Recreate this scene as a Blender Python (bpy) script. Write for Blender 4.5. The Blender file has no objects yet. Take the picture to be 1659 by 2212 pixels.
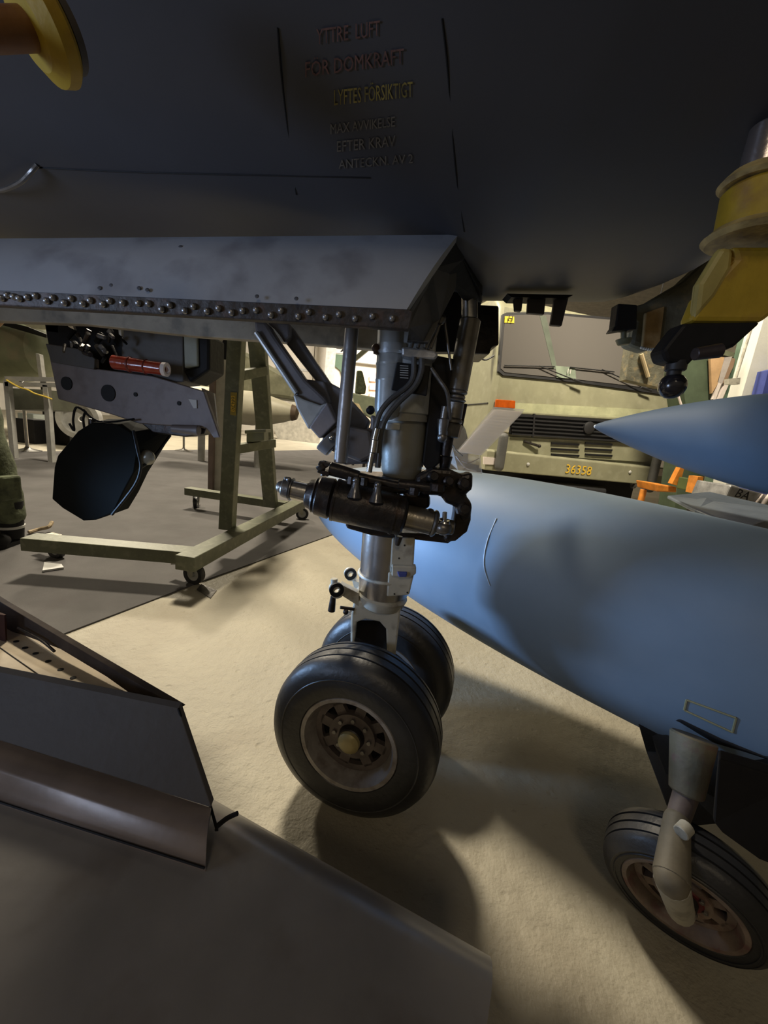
import bpy, bmesh, math, random
from mathutils import Vector, Matrix
from mathutils.bvhtree import BVHTree
random.seed(7)
S = bpy.context.scene; COL = S.collection
W, H, F, H0 = 1659, 2212, 831.0, 0.9
PITCH, ROLL = math.radians(12), math.radians(6.4)
# ------------------------------------------------------------------ camera
FW = Vector((0, math.cos(PITCH), -math.sin(PITCH)))
_x = Vector((1, 0, 0)); _u = Vector((0, math.sin(PITCH), math.cos(PITCH)))
CX = _x*math.cos(ROLL) + _u*math.sin(ROLL); CU = -_x*math.sin(ROLL) + _u*math.cos(ROLL)
cam = bpy.data.cameras.new('camera'); camo = bpy.data.objects.new('camera', cam); COL.objects.link(camo)
cam.sensor_fit = 'HORIZONTAL'; cam.sensor_width = 36; cam.lens = 36*F/W; cam.clip_start = .02; cam.clip_end = 200
m = Matrix((CX, CU, -FW)).transposed().to_4x4(); m.translation = (0, 0, H0); camo.matrix_world = m
S.camera = camo
# ------------------------------------------------------------------ world, lights, exposure
wd = bpy.data.worlds.new('hall_air'); S.world = wd; wd.use_nodes = True
wd.node_tree.nodes['Background'].inputs[0].default_value = (.9, .85, .75, 1); wd.node_tree.nodes['Background'].inputs[1].default_value = .004
S.view_settings.view_transform = 'Standard'; S.view_settings.look = 'None'; S.view_settings.gamma = 1
S.view_settings.use_curve_mapping = False; S.view_settings.exposure = 0.2
def area(name, loc, target, size, power, color, size_y=None, spread=180):
    l = bpy.data.lights.new(name, 'AREA'); l.energy = power; l.color = color; l.size = size
    l.spread = math.radians(spread)
    if size_y: l.shape = 'RECTANGLE'; l.size_y = size_y
    o = bpy.data.objects.new(name, l); COL.objects.link(o); o.location = loc
    o.rotation_euler = (Vector(target)-Vector(loc)).to_track_quat('-Z', 'Y').to_euler(); return o
WARM = (1, .88, .68); COOL = (.36, .60, 1)
area('ceiling_light_near', (-1.9, 4.4, 5.6), (-.5, 1.4, 0), .9, 430, WARM, .5)
area('ceiling_light_left', (-7, 9.5, 5.6), (-5, 8.5, 0), 1.6, 700, WARM, .8)
area('truck_fill_light', (1.7, 2.3, 4.6), (2.3, 4.8, 1.4), .8, 72, WARM, .5, spread=85)  # added lamp, aimed and narrowed to brighten the truck
area('ceiling_light_far', (0, 17, 5.8), (-2, 19, 1), 3, 1700, (1, .90, .76), 1)
area('side_cool_light', (-1.3, .97, .56), (.15, 1.18, .56), .2, 3.1, COOL, .2, spread=50)  # unseen cool lamp at the left, beam narrowed
area('side_cool_fill', (-1.6, -.35, .85), (-.3, .75, 1.1), .4, 2.0, (.55, .70, 1), .4, spread=80)  # second unseen cool lamp, added for the door and belly
area('foreground_fill', (-.2, -3.0, 3.6), (.1, .6, .2), .8, 16, (1, .82, .58), .8)  # unseen warm fill added behind the camera for the foreground

# ------------------------------------------------------------------ helpers
def ray(px, py): return CX*((px-W/2)/F) - CU*((py-H/2)/F) + FW
O = Vector((0, 0, H0))
GY = 0.0     # extra depth used for a whole assembly
def A(px, py, Y):
    Y += GY; d = ray(px, py); return O + d*(Y/d.y)
def AZ(px, py, z):
    d = ray(px, py); return O + d*((z-H0)/d.z)
def PL(px, py, P0, n):
    d = ray(px, py); return O + d*((P0-O).dot(n)/d.dot(n))
def sz(w, P): return w*(P-O).dot(FW)/F        # pixels -> metres at P
def frame(ax):
    ax = ax.normalized(); t = Vector((0, 0, 1)) if abs(ax.z) < .9 else Vector((1, 0, 0))
    u = ax.cross(t).normalized(); return ax, u, ax.cross(u)
class MB:
    def __init__(s): s.v = []; s.f = []
    def lathe(s, P, ax, prof, n=24, close=False, caps=True):
        ax, u, v = frame(Vector(ax)); P = Vector(P); b = len(s.v); k = len(prof)
        for a, r in prof:
            for i in range(n):
                t = 2*math.pi*i/n; s.v.append(P+ax*a+(u*math.cos(t)+v*math.sin(t))*r)
        for j in range(k if close else k-1):
            j2 = (j+1) % k
            for i in range(n):
                i2 = (i+1) % n; s.f.append((b+j*n+i, b+j*n+i2, b+j2*n+i2, b+j2*n+i))
        if caps and not close:
            s.f.append(tuple(b+i for i in range(n))[::-1]); s.f.append(tuple(b+(k-1)*n+i for i in range(n)))
        return s
    def tube(s, P, Q, r, r2=None, n=16):
        P = Vector(P); Q = Vector(Q); L = (Q-P).length; r2 = r if r2 is None else r2; e = min(r, r2)*.12
        return s.lathe(P, Q-P, [(0, r-e), (e, r), (L-e, r2), (L, r2-e)], n)
    def path(s, pts, r, n=8):
        pts = [Vector(p) for p in pts]
        # catmull-rom resample
        out = []
        for i in range(len(pts)-1):
            p0 = pts[max(i-1, 0)]; p1 = pts[i]; p2 = pts[i+1]; p3 = pts[min(i+2, len(pts)-1)]
            for q in range(5):
                t = q/5; out.append(.5*((2*p1)+(p2-p0)*t+(2*p0-5*p1+4*p2-p3)*t*t+(3*p1-p0-3*p2+p3)*t**3))
        out.append(pts[-1]); b = len(s.v); u = None
        for i, p in enumerate(out):
            d = (out[min(i+1, len(out)-1)]-out[max(i-1, 0)]).normalized()
            if u is None: _, u, _ = frame(d)
            u = (u-d*u.dot(d)).normalized(); v = d.cross(u)
            for k in range(n):
                t = 2*math.pi*k/n; s.v.append(p+(u*math.cos(t)+v*math.sin(t))*r)
        for i in range(len(out)-1):
            for k in range(n):
                k2 = (k+1) % n; s.f.append((b+i*n+k, b+i*n+k2, b+(i+1)*n+k2, b+(i+1)*n+k))
        s.f.append(tuple(b+k for k in range(n))[::-1]); s.f.append(tuple(b+(len(out)-1)*n+k for k in range(n)))
        return s
    def prism(s, pts, off):
        pts = [Vector(p) for p in pts]; off = Vector(off); n = len(pts); b = len(s.v)
        s.v += pts+[p+off for p in pts]
        s.f.append(tuple(range(b, b+n))); s.f.append(tuple(range(b+n, b+2*n))[::-1])
        for i in range(n):
            j = (i+1) % n; s.f.append((b+i, b+n+i, b+n+j, b+j))
        return s
    def poly(s, px, Y, th, dirv=(0, 1, 0)):
        return s.prism([A(x, y, Y) for x, y in px], Vector(dirv)*th)
    def beam(s, P, Q, w, h, up=(0, 0, 1)):
        P = Vector(P); Q = Vector(Q); d = (Q-P).normalized(); u = d.cross(Vector(up))
        if u.length < 1e-3: u = d.cross(Vector((0, 1, 0)))
        u.normalize(); v = u.cross(d)
        return s.prism([P+u*w/2+v*h/2, P-u*w/2+v*h/2, P-u*w/2-v*h/2, P+u*w/2-v*h/2], Q-P)
    def box(s, a, b):
        a = Vector(a); b = Vector(b)
        return s.prism([(a.x, a.y, a.z), (b.x, a.y, a.z), (b.x, b.y, a.z), (a.x, b.y, a.z)], (0, 0, b.z-a.z))
    def ball(s, P, r, n=14, sc=1.0, ax=(0, 0, 1)):
        k = 9; return s.lathe(P, ax, [(-r*sc*math.cos(math.pi*i/k), max(r*math.sin(math.pi*i/k), r*.02)) for i in range(k+1)], n)
    def ring(s, P, ax, R, r, w, n=20):        # a flat washer: outer R, hole r, width w
        return s.lathe(P, ax, [(-w/2, r), (-w/2, R), (w/2, R), (w/2, r)], n, close=True)
    def torus(s, P, ax, R, r, n=24, k=8):
        return s.lathe(P, ax, [(r*math.sin(2*math.pi*i/k), R+r*math.cos(2*math.pi*i/k)) for i in range(k)], n, close=True)
    def build(s, name, mat, parent=None, smooth=35, bevel=0, **tags):
        me = bpy.data.meshes.new(name)
        vs = [Vector(v) for v in s.v]
        if parent is None:
            lo = Vector((min(v.x for v in vs), min(v.y for v in vs), min(v.z for v in vs))); hi = Vector((max(v.x for v in vs), max(v.y for v in vs), max(v.z for v in vs)))
            base = Vector(((lo.x+hi.x)/2, (lo.y+hi.y)/2, lo.z))
        else: base = ORG[parent.name]
        me.from_pydata([v-base for v in vs], [], s.f); me.update()
        bm = bmesh.new(); bm.from_mesh(me); bmesh.ops.recalc_face_normals(bm, faces=bm.faces); bm.to_mesh(me); bm.free()
        if smooth:
            me.polygons.foreach_set('use_smooth', [True]*len(me.polygons)); me.set_sharp_from_angle(angle=math.radians(smooth))
        me.materials.append(mat)
        o = bpy.data.objects.new(name, me); COL.objects.link(o)
        if parent is None: o.location = base; ORG[o.name] = base
        else: o.parent = parent; ORG[o.name] = base
        if bevel:
            b = o.modifiers.new('bevel', 'BEVEL'); b.width = bevel; b.segments = 2; b.limit_method = 'ANGLE'; b.angle_limit = math.radians(40)
        for k, v in tags.items(): o[k] = v
        return o
ORG = {}
def thing(name, loc, label, category, group=None):
    o = bpy.data.objects.new(name, None); COL.objects.link(o); o.location = loc; ORG[o.name] = Vector(loc); o.empty_display_size = .1
    o['label'] = label; o['category'] = category
    if group: o['group'] = group
    return o
def tag(o, label, category, group=None):
    o['label'] = label; o['category'] = category
    if group: o['group'] = group
    return o
def text(body, name, mat, parent, fn, size=1.0, align='CENTER', ext=.002):
    cu = bpy.data.curves.new(name, 'FONT'); cu.body = body; cu.size = size; cu.align_x = align; cu.align_y = 'CENTER'; cu.resolution_u = 2
    to = bpy.data.objects.new(name, cu); COL.objects.link(to); dg = bpy.context.evaluated_depsgraph_get()
    me = bpy.data.meshes.new_from_object(to.evaluated_get(dg)); bpy.data.objects.remove(to)
    base = ORG[parent.name]
    for v in me.vertices: v.co = fn(v.co.x, v.co.y)-base
    me.materials.clear(); me.materials.append(mat); me.name = name
    o = bpy.data.objects.new(name, me); COL.objects.link(o); o.parent = parent; ORG[o.name] = base
    so = o.modifiers.new('thickness', 'SOLIDIFY'); so.thickness = ext; so.offset = 0
    return o

# ------------------------------------------------------------------ materials
def mat(name, col, rough=.5, metal=0, var=.25, scale=6, bump=.1, bscale=60, dirt=None, dirt_amt=.4, coat=0, spec=.5):
    M = bpy.data.materials.new(name); M.use_nodes = True; N = M.node_tree.nodes; L = M.node_tree.links; B = N['Principled BSDF']
    tc = N.new('ShaderNodeTexCoord')
    n = N.new('ShaderNodeTexNoise'); n.inputs['Scale'].default_value = scale; n.inputs['Detail'].default_value = 8; n.inputs['Roughness'].default_value = .6
    L.new(tc.outputs['Object'], n.inputs['Vector'])
    r = N.new('ShaderNodeValToRGB'); r.color_ramp.elements[0].position = .32; r.color_ramp.elements[1].position = .68
    r.color_ramp.elements[0].color = (*[c*(1-var) for c in col], 1); r.color_ramp.elements[1].color = (*[min(1, c*(1+var*.6)) for c in col], 1)
    L.new(n.outputs['Fac'], r.inputs['Fac']); out = r.outputs['Color']
    if dirt:
        n2 = N.new('ShaderNodeTexNoise'); n2.inputs['Scale'].default_value = scale*2.3; n2.inputs['Detail'].default_value = 10
        L.new(tc.outputs['Object'], n2.inputs['Vector'])
        mr = N.new('ShaderNodeMapRange'); mr.inputs[1].default_value = .52; mr.inputs[2].default_value = .68; mr.inputs[4].default_value = dirt_amt
        L.new(n2.outputs['Fac'], mr.inputs[0]); mx = N.new('ShaderNodeMixRGB'); L.new(mr.outputs[0], mx.inputs[0]); L.new(out, mx.inputs[1])
        mx.inputs[2].default_value = (*dirt, 1); out = mx.outputs[0]
    L.new(out, B.inputs['Base Color']); B.inputs['Roughness'].default_value = rough; B.inputs['Metallic'].default_value = metal
    B.inputs['Specular IOR Level'].default_value = spec; B.inputs['Coat Weight'].default_value = coat
    if bump:
        nb = N.new('ShaderNodeTexNoise'); nb.inputs['Scale'].default_value = bscale; nb.inputs['Detail'].default_value = 6
        L.new(tc.outputs['Object'], nb.inputs['Vector']); bp = N.new('ShaderNodeBump'); bp.inputs['Strength'].default_value = bump; bp.inputs['Distance'].default_value = .01
        L.new(nb.outputs['Fac'], bp.inputs['Height']); L.new(bp.outputs[0], B.inputs['Normal'])
    return M
BLACKM = mat('black_paint', (.012, .012, .013), .55, 0, spec=.2)
DARK = mat('oily_dark_steel', (.035, .030, .028), .38, .55, .5, 18, .3, 40, (.06, .03, .02), .4)
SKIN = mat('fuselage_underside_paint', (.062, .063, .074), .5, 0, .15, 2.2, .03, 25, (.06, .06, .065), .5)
DOORM = mat('door_grey_blue_paint', (.27, .29, .33), .42, 0, .12, 5, .04, 30, (.10, .10, .12), .5)
FLANGE = mat('door_edge_brown_black', (.045, .038, .035), .55, .2, .5, 20, .3, 60, (.09, .05, .035), .6)
RIVET = mat('rivet_steel', (.30, .30, .31), .35, .7)
BAYM = mat('bay_interior_khaki', (.32, .28, .21), .6, 0, .3, 9, .1, 40, (.05, .05, .045), .5)
STRUT = mat('strut_pale_blue_grey_paint', (.46, .48, .48), .30, .1, .12, 8, .05, 40, (.2, .2, .19), .4)
CHROME = mat('bare_polished_steel', (.55, .54, .53), .22, .95, .2, 12, .05, 50)
STEEL = mat('worn_steel', (.22, .21, .20), .35, .75, .4, 15, .15, 60)
CREAM = mat('strut_cream_paint', (.46, .44, .37), .45, 0, .15, 14, .1, 60, (.12, .10, .08), .5)
BRACE = mat('brace_grey_paint', (.20, .19, .20), .45, .15, .25, 12, .1, 50)
RUBBER = mat('tyre_rubber', (.022, .022, .024), .42, 0, .35, 9, .12, 70)
RIMM = mat('wheel_rim_grey', (.30, .28, .27), .45, .35, .3, 14, .12, 60, (.10, .06, .05), .5)
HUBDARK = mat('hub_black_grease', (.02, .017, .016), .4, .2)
BRASS = mat('hub_cap_yellow_paint', (.34, .28, .13), .45, .2, .2, 20)
HOSE = mat('hose_rubber', (.06, .062, .066), .35, 0, .3, 30)
BLUE = mat('pale_blue_aircraft_paint', (.19, .25, .32), .5, 0, .10, 3, .03, 20, (.23, .28, .34), .35, spec=.35)
BLUE2 = mat('tip_tank_blue_paint', (.055, .085, .13), .65, 0, .12, 3, .03, 20, spec=.25)
YEL = mat('jack_yellow_paint', (.46, .31, .025), .5, 0, .25, 10, .15, 40, (.22, .10, .04), .6)
YELB = mat('jack_scuffed_edge', (.40, .30, .12), .55, 0, .5, 25, .3, 60, (.12, .08, .05), .7)
OLIVE = mat('camouflage_olive_cloth', (.16, .155, .11), .8, 0, .5, 9, .3, 70, (.34, .26, .13), .7)
TAN = mat('tan_leather', (.42, .28, .12), .7, 0, .25, 20, .2, 90)
GREEN = mat('stand_olive_green_paint', (.12, .128, .08), .5, 0, .2, 12, .08, 50, (.25, .25, .18), .4)
WING = mat('detached_wing_dark_grey', (.28, .26, .245), .34, .1, .2, 4, .05, 30, (.14, .11, .09), .45)
WINGB = mat('wing_fairing_warm_lit', (.24, .19, .16), .34, .25, .3, 6, .05, 30)  # brown tone carries the warm light falling on the lip
PRIMER = mat('cream_primer', (.46, .38, .27), .6, 0, .2, 12)
TRUCK = mat('truck_army_green_paint', (.27, .265, .175), .42, 0, .12, 5, .05, 30, (.36, .35, .25), .4)
TRIMG = mat('truck_pale_strip', (.42, .43, .27), .45)
PLASTIC = mat('black_plastic', (.02, .02, .022), .5)
GREYP = mat('grey_painted_sheet', (.17, .145, .14), .5, .2, .15, 7, .08, 50, (.08, .06, .05), .4)
REDM = mat('red_lacquered_tube', (.32, .035, .015), .2, 0, .4, 20, .2, 30, coat=.5)
PAPER = mat('white_paper', (.70, .62, .58), .7, 0, .04)
WOOD = mat('pale_wood', (.50, .32, .17), .6, 0, .25, 8)
YTXT = mat('stencil_yellow', (.75, .48, .04), .6, 0, .2, 30)
YDIM = mat('faded_yellow_stencil', (.32, .25, .06), .7, 0, .6, 60)
RDIM = mat('faded_red_stencil', (.17, .085, .07), .7, 0, .5, 60)
GDIM = mat('faded_grey_stencil', (.19, .17, .14), .7, 0, .5, 60)
WHITE = mat('white_painted_wall', (.72, .68, .60), .7, 0, .08, 2)
GRNPANEL = mat('green_painted_panel', (.10, .16, .11), .5, 0, .15, 3)
ORANGE = mat('orange_paint', (.62, .22, .03), .5, 0, .3, 14)
AMBER = mat('amber_lens', (.50, .09, .008), .15, 0, .2, 20, coat=.6)
CAMO = mat('camouflage_green_aircraft', (.17, .19, .12), .5, 0, .5, 1.2, .05, 20, (.22, .19, .13), .7)
LIGHTM = mat('light_grey_paint', (.5, .5, .48), .5)
CLOTHG = mat('dark_green_flight_cloth', (.10, .115, .065), .85, 0, .45, 14, .5, 45, (.03, .035, .02), .6)
SKINH = mat('mannequin_skin', (.55, .38, .29), .5)
NAVY = mat('blue_board', (.05, .07, .28), .6)
GLOSSB = mat('glossy_black_pod', (.010, .011, .011), .9, 0, .3, 3, .02, 30, spec=.04)
glassm = bpy.data.materials.new('windscreen_glass'); glassm.use_nodes = True
b_ = glassm.node_tree.nodes['Principled BSDF']; b_.inputs['Base Color'].default_value = (.15, .14, .13, 1); b_.inputs['Roughness'].default_value = .12; b_.inputs['Transmission Weight'].default_value = .15
b_.inputs['Specular IOR Level'].default_value = .8
film = bpy.data.materials.new('clear_plastic_film'); film.use_nodes = True
b_ = film.node_tree.nodes['Principled BSDF']; b_.inputs['Base Color'].default_value = (.9, .88, .85, 1); b_.inputs['Roughness'].default_value = .15; b_.inputs['Alpha'].default_value = .35; b_.inputs['Specular IOR Level'].default_value = .9
PAPER2 = bpy.data.materials.new('thin_white_paper'); PAPER2.use_nodes = True
_n = PAPER2.node_tree; _p = _n.nodes['Principled BSDF']; _p.inputs['Base Color'].default_value = (.9, .84, .8, 1); _p.inputs['Roughness'].default_value = .7
_t = _n.nodes.new('ShaderNodeBsdfTranslucent'); _t.inputs[0].default_value = (.95, .87, .8, 1); _m = _n.nodes.new('ShaderNodeMixShader'); _m.inputs[0].default_value = .75
_n.links.new(_p.outputs[0], _m.inputs[1]); _n.links.new(_t.outputs[0], _m.inputs[2]); _n.links.new(_m.outputs[0], _n.nodes['Material Output'].inputs[0])
def floor_mat():
    M = mat('painted_concrete_floor', (.41, .375, .29), .62, 0, .14, 1.3, 0, 60, (.30, .26, .19), .45)
    N = M.node_tree.nodes; L = M.node_tree.links; B = N['Principled BSDF']; tc = N.new('ShaderNodeTexCoord')
    hs = []
    for sc, w in ((9, .55), (38, .35), (160, .12)):
        n = N.new('ShaderNodeTexNoise'); n.inputs['Scale'].default_value = sc; n.inputs['Detail'].default_value = 5; L.new(tc.outputs['Object'], n.inputs['Vector'])
        mu = N.new('ShaderNodeMath'); mu.operation = 'MULTIPLY'; mu.inputs[1].default_value = w; L.new(n.outputs['Fac'], mu.inputs[0]); hs.append(mu)
    v = N.new('ShaderNodeTexVoronoi'); v.inputs['Scale'].default_value = 16; L.new(tc.outputs['Object'], v.inputs['Vector'])
    mr = N.new('ShaderNodeMapRange'); mr.inputs[1].default_value = .0; mr.inputs[2].default_value = .16; mr.inputs[3].default_value = -.18; mr.inputs[4].default_value = 0; L.new(v.outputs['Distance'], mr.inputs[0])
    a = hs[0].outputs[0]
    for h in (hs[1].outputs[0], hs[2].outputs[0], mr.outputs[0]):
        ad = N.new('ShaderNodeMath'); ad.operation = 'ADD'; L.new(a, ad.inputs[0]); L.new(h, ad.inputs[1]); a = ad.outputs[0]
    bp = N.new('ShaderNodeBump'); bp.inputs['Strength'].default_value = .85; bp.inputs['Distance'].default_value = .014
    L.new(a, bp.inputs['Height']); L.new(bp.outputs[0], B.inputs['Normal'])
    old = B.inputs['Base Color'].links[0].from_socket; mp = N.new('ShaderNodeMapping'); mp.inputs['Scale'].default_value = (1.0, 2.6, 1); L.new(tc.outputs['Object'], mp.inputs['Vector'])
    f = N.new('ShaderNodeTexNoise'); f.inputs['Scale'].default_value = 26; f.inputs['Detail'].default_value = 9; f.inputs['Roughness'].default_value = .7; L.new(mp.outputs[0], f.inputs['Vector'])
    fr = N.new('ShaderNodeMapRange'); fr.inputs[1].default_value = .60; fr.inputs[2].default_value = .74; fr.inputs[4].default_value = .55; L.new(f.outputs['Fac'], fr.inputs[0])
    mx = N.new('ShaderNodeMixRGB'); L.new(fr.outputs[0], mx.inputs[0]); L.new(old, mx.inputs[1]); mx.inputs[2].default_value = (.20, .17, .12, 1); L.new(mx.outputs[0], B.inputs['Base Color'])
    return M
FLOORM = floor_mat()
CARPET = mat('grey_needle_felt', (.135, .130, .128), .95, 0, .15, 3, .4, 500, (.12, .11, .11), .4, spec=.1)

# ================================================================== ROOM
X0, X1, Y0, Y1, ZC = -16, 14, -6, 22, 6.2
def struct(mb, name, mat, **k):
    o = mb.build(name, mat, smooth=0, **k); o['kind'] = 'structure'; return o
struct(MB().box((X0, Y0, -.1), (X1, Y1, 0)), 'floor', FLOORM)
struct(MB().box((X0, Y0, ZC), (X1, Y1, ZC+.1)), 'ceiling', mat('dark_hall_ceiling', (.16, .15, .13), .8))
wb = struct(MB().box((X0, Y1, 0), (X1, Y1+.1, ZC)), 'wall_back', WHITE)
struct(MB().box((X0-.1, Y0, 0), (X0, Y1, ZC)), 'wall_left', WHITE)
struct(MB().box((X1, Y0, 0), (X1+.1, Y1, ZC)), 'wall_right', WHITE)
struct(MB().box((X0, Y0-.1, 0), (X1, Y0, ZC)), 'wall_front', mat('dim_front_wall', (.3, .28, .24), .8))
# the far double door with panel leaves, frame rails
for k, (a, b) in enumerate(((600, 672), (674, 700))):
    p, q = A(a, 860, Y1-.1), A(b, 860, Y1-.1)
    d = struct(MB().box((p.x, Y1-.14, 0), (q.x, Y1-.02, 5.2)), 'door_%d' % (k+1), mat('pale_sliding_door', (.66, .62, .55), .6, 0, .05))
    for z in (2.2, 3.5): MB().box((p.x, Y1-.18, z), (q.x, Y1-.135, z+.12)).build('rail', LIGHTM, d)
# column near the arrow sign
c0, c1 = A(703, 800, Y1-1), A(722, 800, Y1-1)
struct(MB().box((c0.x, Y1-1.2, 0), (c1.x, Y1-.9, ZC)), 'trim_1', mat('pale_grey_column', (.45, .47, .45), .6))

# carpet
cp = [AZ(140, 1371, 0), AZ(424, 1262, 0), AZ(740, 1148, 0), AZ(800, 1127, 0), AZ(840, 1000, 0), AZ(693, 972, 0), AZ(596, 974, 0), AZ(440, 972, 0), AZ(70, 976, 0)]
d = (cp[0]-cp[1]).normalized(); cp.insert(0, cp[0]+d*1.2); cp.append(Vector((-9, 5.5, 0))); cp.append(Vector((-7, .5, 0)))
tag(MB().prism([Vector((p.x, p.y, .001)) for p in cp], (0, 0, .006)).build('carpet', CARPET, smooth=0), 'grey felt carpet laid over the concrete floor at the left', 'carpet')

# ================================================================== MAIN AIRCRAFT
ac = thing('jet_aircraft', (0, .9, 0), 'dark grey jet aircraft overhead with lowered twin-wheel nose gear', 'aircraft')
R0 = 1.05
sil = [(1030, 652), (1200, 655), (1340, 660), (1420, 637), (1500, 588), (1560, 500), (1590, 400)]
YCF, AF, BF = .85, .88, 1.05
def solve(px, py):          # lowest point of the section whose far-side tangent passes this pixel
    lo, hi = .9, 3.5; p1 = A(px, py, 1.0); want = (p1.z-.9)/1.0
    for _ in range(40):
        z0 = (lo+hi)/2; best = 9
        for i in range(60):
            Y = YCF-.2+i*.012; q = max(0, 1-((Y-YCF)/AF)**2); best = min(best, (z0+BF-BF*math.sqrt(q)-.9)/Y)
        lo, hi = (z0, hi) if best < want else (lo, z0)
    return Vector((p1.x*.95, YCF, z0))
pts = [solve(x, y) for x, y in sil]
stn = [(-4.5, 1.25), (-2.5, 1.24), (-1.2, 1.225), (-.5, 1.225), (0, 1.225)] + [(p.x, p.z) for p in pts]
stn += [(pts[-1].x+.08, pts[-1].z+.09), (pts[-1].x+.6, pts[-1].z+.25), (pts[-1].x+2.2, pts[-1].z+.4)]
# resample stations
def interp(tab, x):
    for (a, b), (c, d) in zip(tab, tab[1:]):
        if x <= c: return b+(d-b)*(x-a)/(c-a)
    return tab[-1][1]
xs = [-4.5, -3.5, -2.5, -1.8, -1.2, -.8, -.5, -.2, 0]+[pts[0].x+(pts[-1].x-pts[0].x)*i/14 for i in range(15)]+[stn[-3][0], stn[-2][0], stn[-1][0]]
mb = MB(); n = 56
for x in xs:
    z = interp(stn, x)
    for i in range(n):
        t = 2*math.pi*i/n; mb.v.append(Vector((x, YCF+AF*math.sin(t), z+BF-BF*math.cos(t))))
for j in range(len(xs)-1):
    for i in range(n): mb.f.append((j*n+i, j*n+(i+1) % n, (j+1)*n+(i+1) % n, (j+1)*n+i))
mb.f.append(tuple(range(n))); mb.f.append(tuple((len(xs)-1)*n+i for i in range(n))[::-1])
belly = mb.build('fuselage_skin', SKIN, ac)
BV = BVHTree.FromPolygons([v for v in mb.v], mb.f)
def onbelly(px, py, off=.002):
    d = ray(px, py).normalized(); loc, nn, i, dist = BV.ray_cast(O, d)
    return loc-d*off if loc else A(px, py, .6)
# panel seams
seam = MB()
def seamline(pp, r=.0012):
    seam.path([onbelly(x, y, .0002) for x, y in pp], r, 5)
seamline([(955, 40), (968, 160), (985, 370), (1003, 500)]); seamline([(80, 362), (300, 372), (560, 378), (800, 384)]); seamline([(600, 60), (612, 200), (640, 420)])
seam.build('panel_seam', BLACKM, belly)
# stencilled warning
def stencil(body, cx, cy, h, wid, ang, mt):
    n0 = max(len(body), 1); c, s_ = math.cos(ang), math.sin(ang); k = wid/(n0*.62)
    def fn(u, v): 
        x, y = u*k, v*h*1.4
        return onbelly(cx+x*c+y*s_*0-y*s_*.0+y*.0, cy-x*s_-y, .0015)
    text(body, 'stencilled_warning', mt, belly, fn, 1.0, 'CENTER', .0004)
stencil('YTTRE  LUFT', 752, 72, 34, 165, .14, RDIM)
stencil('FÖR DOMKRAFT', 765, 138, 34, 215, .14, RDIM)
stencil('LYFTES FÖRSIKTIGT', 806, 204, 34, 205, .11, YDIM)
stencil('MAX AVVIKELSE', 783, 272, 22, 160, .12, GDIM)
stencil('EFTER KRAV', 790, 312, 24, 145, .10, GDIM)
stencil('ANTECKN. AV 2', 812, 350, 20, 180, .08, GDIM)
# wire hook at the left
MB().path([onbelly(80, 356, 0), onbelly(66, 372, .02), onbelly(40, 396, .035), onbelly(-5, 412, .03), onbelly(-60, 405, 0)], .0035, 8).build('wire_hook', STEEL, ac)
# hanging blade aerials
for pg in ([(1110, 636), (1131, 638), (1127, 672), (1113, 671)], [(1142, 638), (1180, 640), (1176, 679), (1140, 676)], [(1200, 640), (1229, 642), (1214, 704), (1190, 702)]):
    MB().poly(pg, .90, .012).build('blade_aerial', mat('blade_aerial_paint', (.05, .045, .05), .5), ac, smooth=0, bevel=.002)
MB().poly([(1096, 634), (1238, 637), (1225, 644), (1105, 642)], .89, .04).build('aerial_base', BLACKM, ac, smooth=0)
# dark box behind the retraction jack and black box with knob
MB().poly([(1022, 657), (1078, 660), (1078, 745), (1062, 750), (1058, 765), (1010, 764), (1010, 690)], 1.02, .12).build('door_box', DARK, ac, smooth=0, bevel=.004)
kb = MB().poly([(1336, 655), (1378, 658), (1376, 712), (1350, 712), (1322, 716), (1330, 704)], .93, .03).build('release_box', BLACKM, ac, smooth=0, bevel=.003)
p = A(1347, 735, .95); MB().tube(A(1347, 712, .95), p, .006).tube(p-Vector((0, 0, -.003)), A(1347, 745, .95), .017, .013).build('knob', GREEN, kb)

# ---- gear bay door
YT, YB = .73, .655
def DQ(x, y, Y): return A(x, y, Y)
tl, tr = A(-90, 516, YT), A(990, 507, YT); bl, br = A(-90, 623, YB), A(879, 668, YB)
dm = MB()
nseg = 14
for k in range(nseg+1):          # gently bulged outer skin with a rolled top
    t = k/nseg; p = tl.lerp(tr, t); q = bl.lerp(br, t)
    for j in range(7):
        s = j/6; b = Vector((0, -1, .3)).normalized()*(.012*math.sin(math.pi*s)); dm.v.append(p.lerp(q, s)+b)
    for j in range(7):
        s = j/6; dm.v.append(p.lerp(q, s)+Vector((0, .014, -.004)))
for k in range(nseg):
    a = k*14; c = a+14
    for j in range(6):
        dm.f.append((a+j, c+j, c+j+1, a+j+1)); dm.f.append((a+7+j, a+8+j, c+8+j, c+7+j))
    dm.f.append((a, a+7, c+7, c)); dm.f.append((a+6, c+6, c+13, a+13))
dm.f.append(tuple([0, 1, 2, 3, 4, 5, 6, 13, 12, 11, 10, 9, 8, 7])); dm.f.append(tuple(nseg*14+i for i in [0, 1, 2, 3, 4, 5, 6, 13, 12, 11, 10, 9, 8, 7])[::-1])
door = dm.build('gear_bay_door', DOORM, ac)
fl = MB().prism([A(-90, 621, YB+.001), A(880, 667, YB+.001), A(892, 672, YB), A(884, 712, YB+.004), A(700, 700, YB+.004), A(500, 688, YB+.004), A(300, 676, YB+.004), A(-90, 655, YB+.004)], (0, .016, 0)).build('door_edge_flange', FLANGE, door, smooth=0, bevel=.002)
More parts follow.
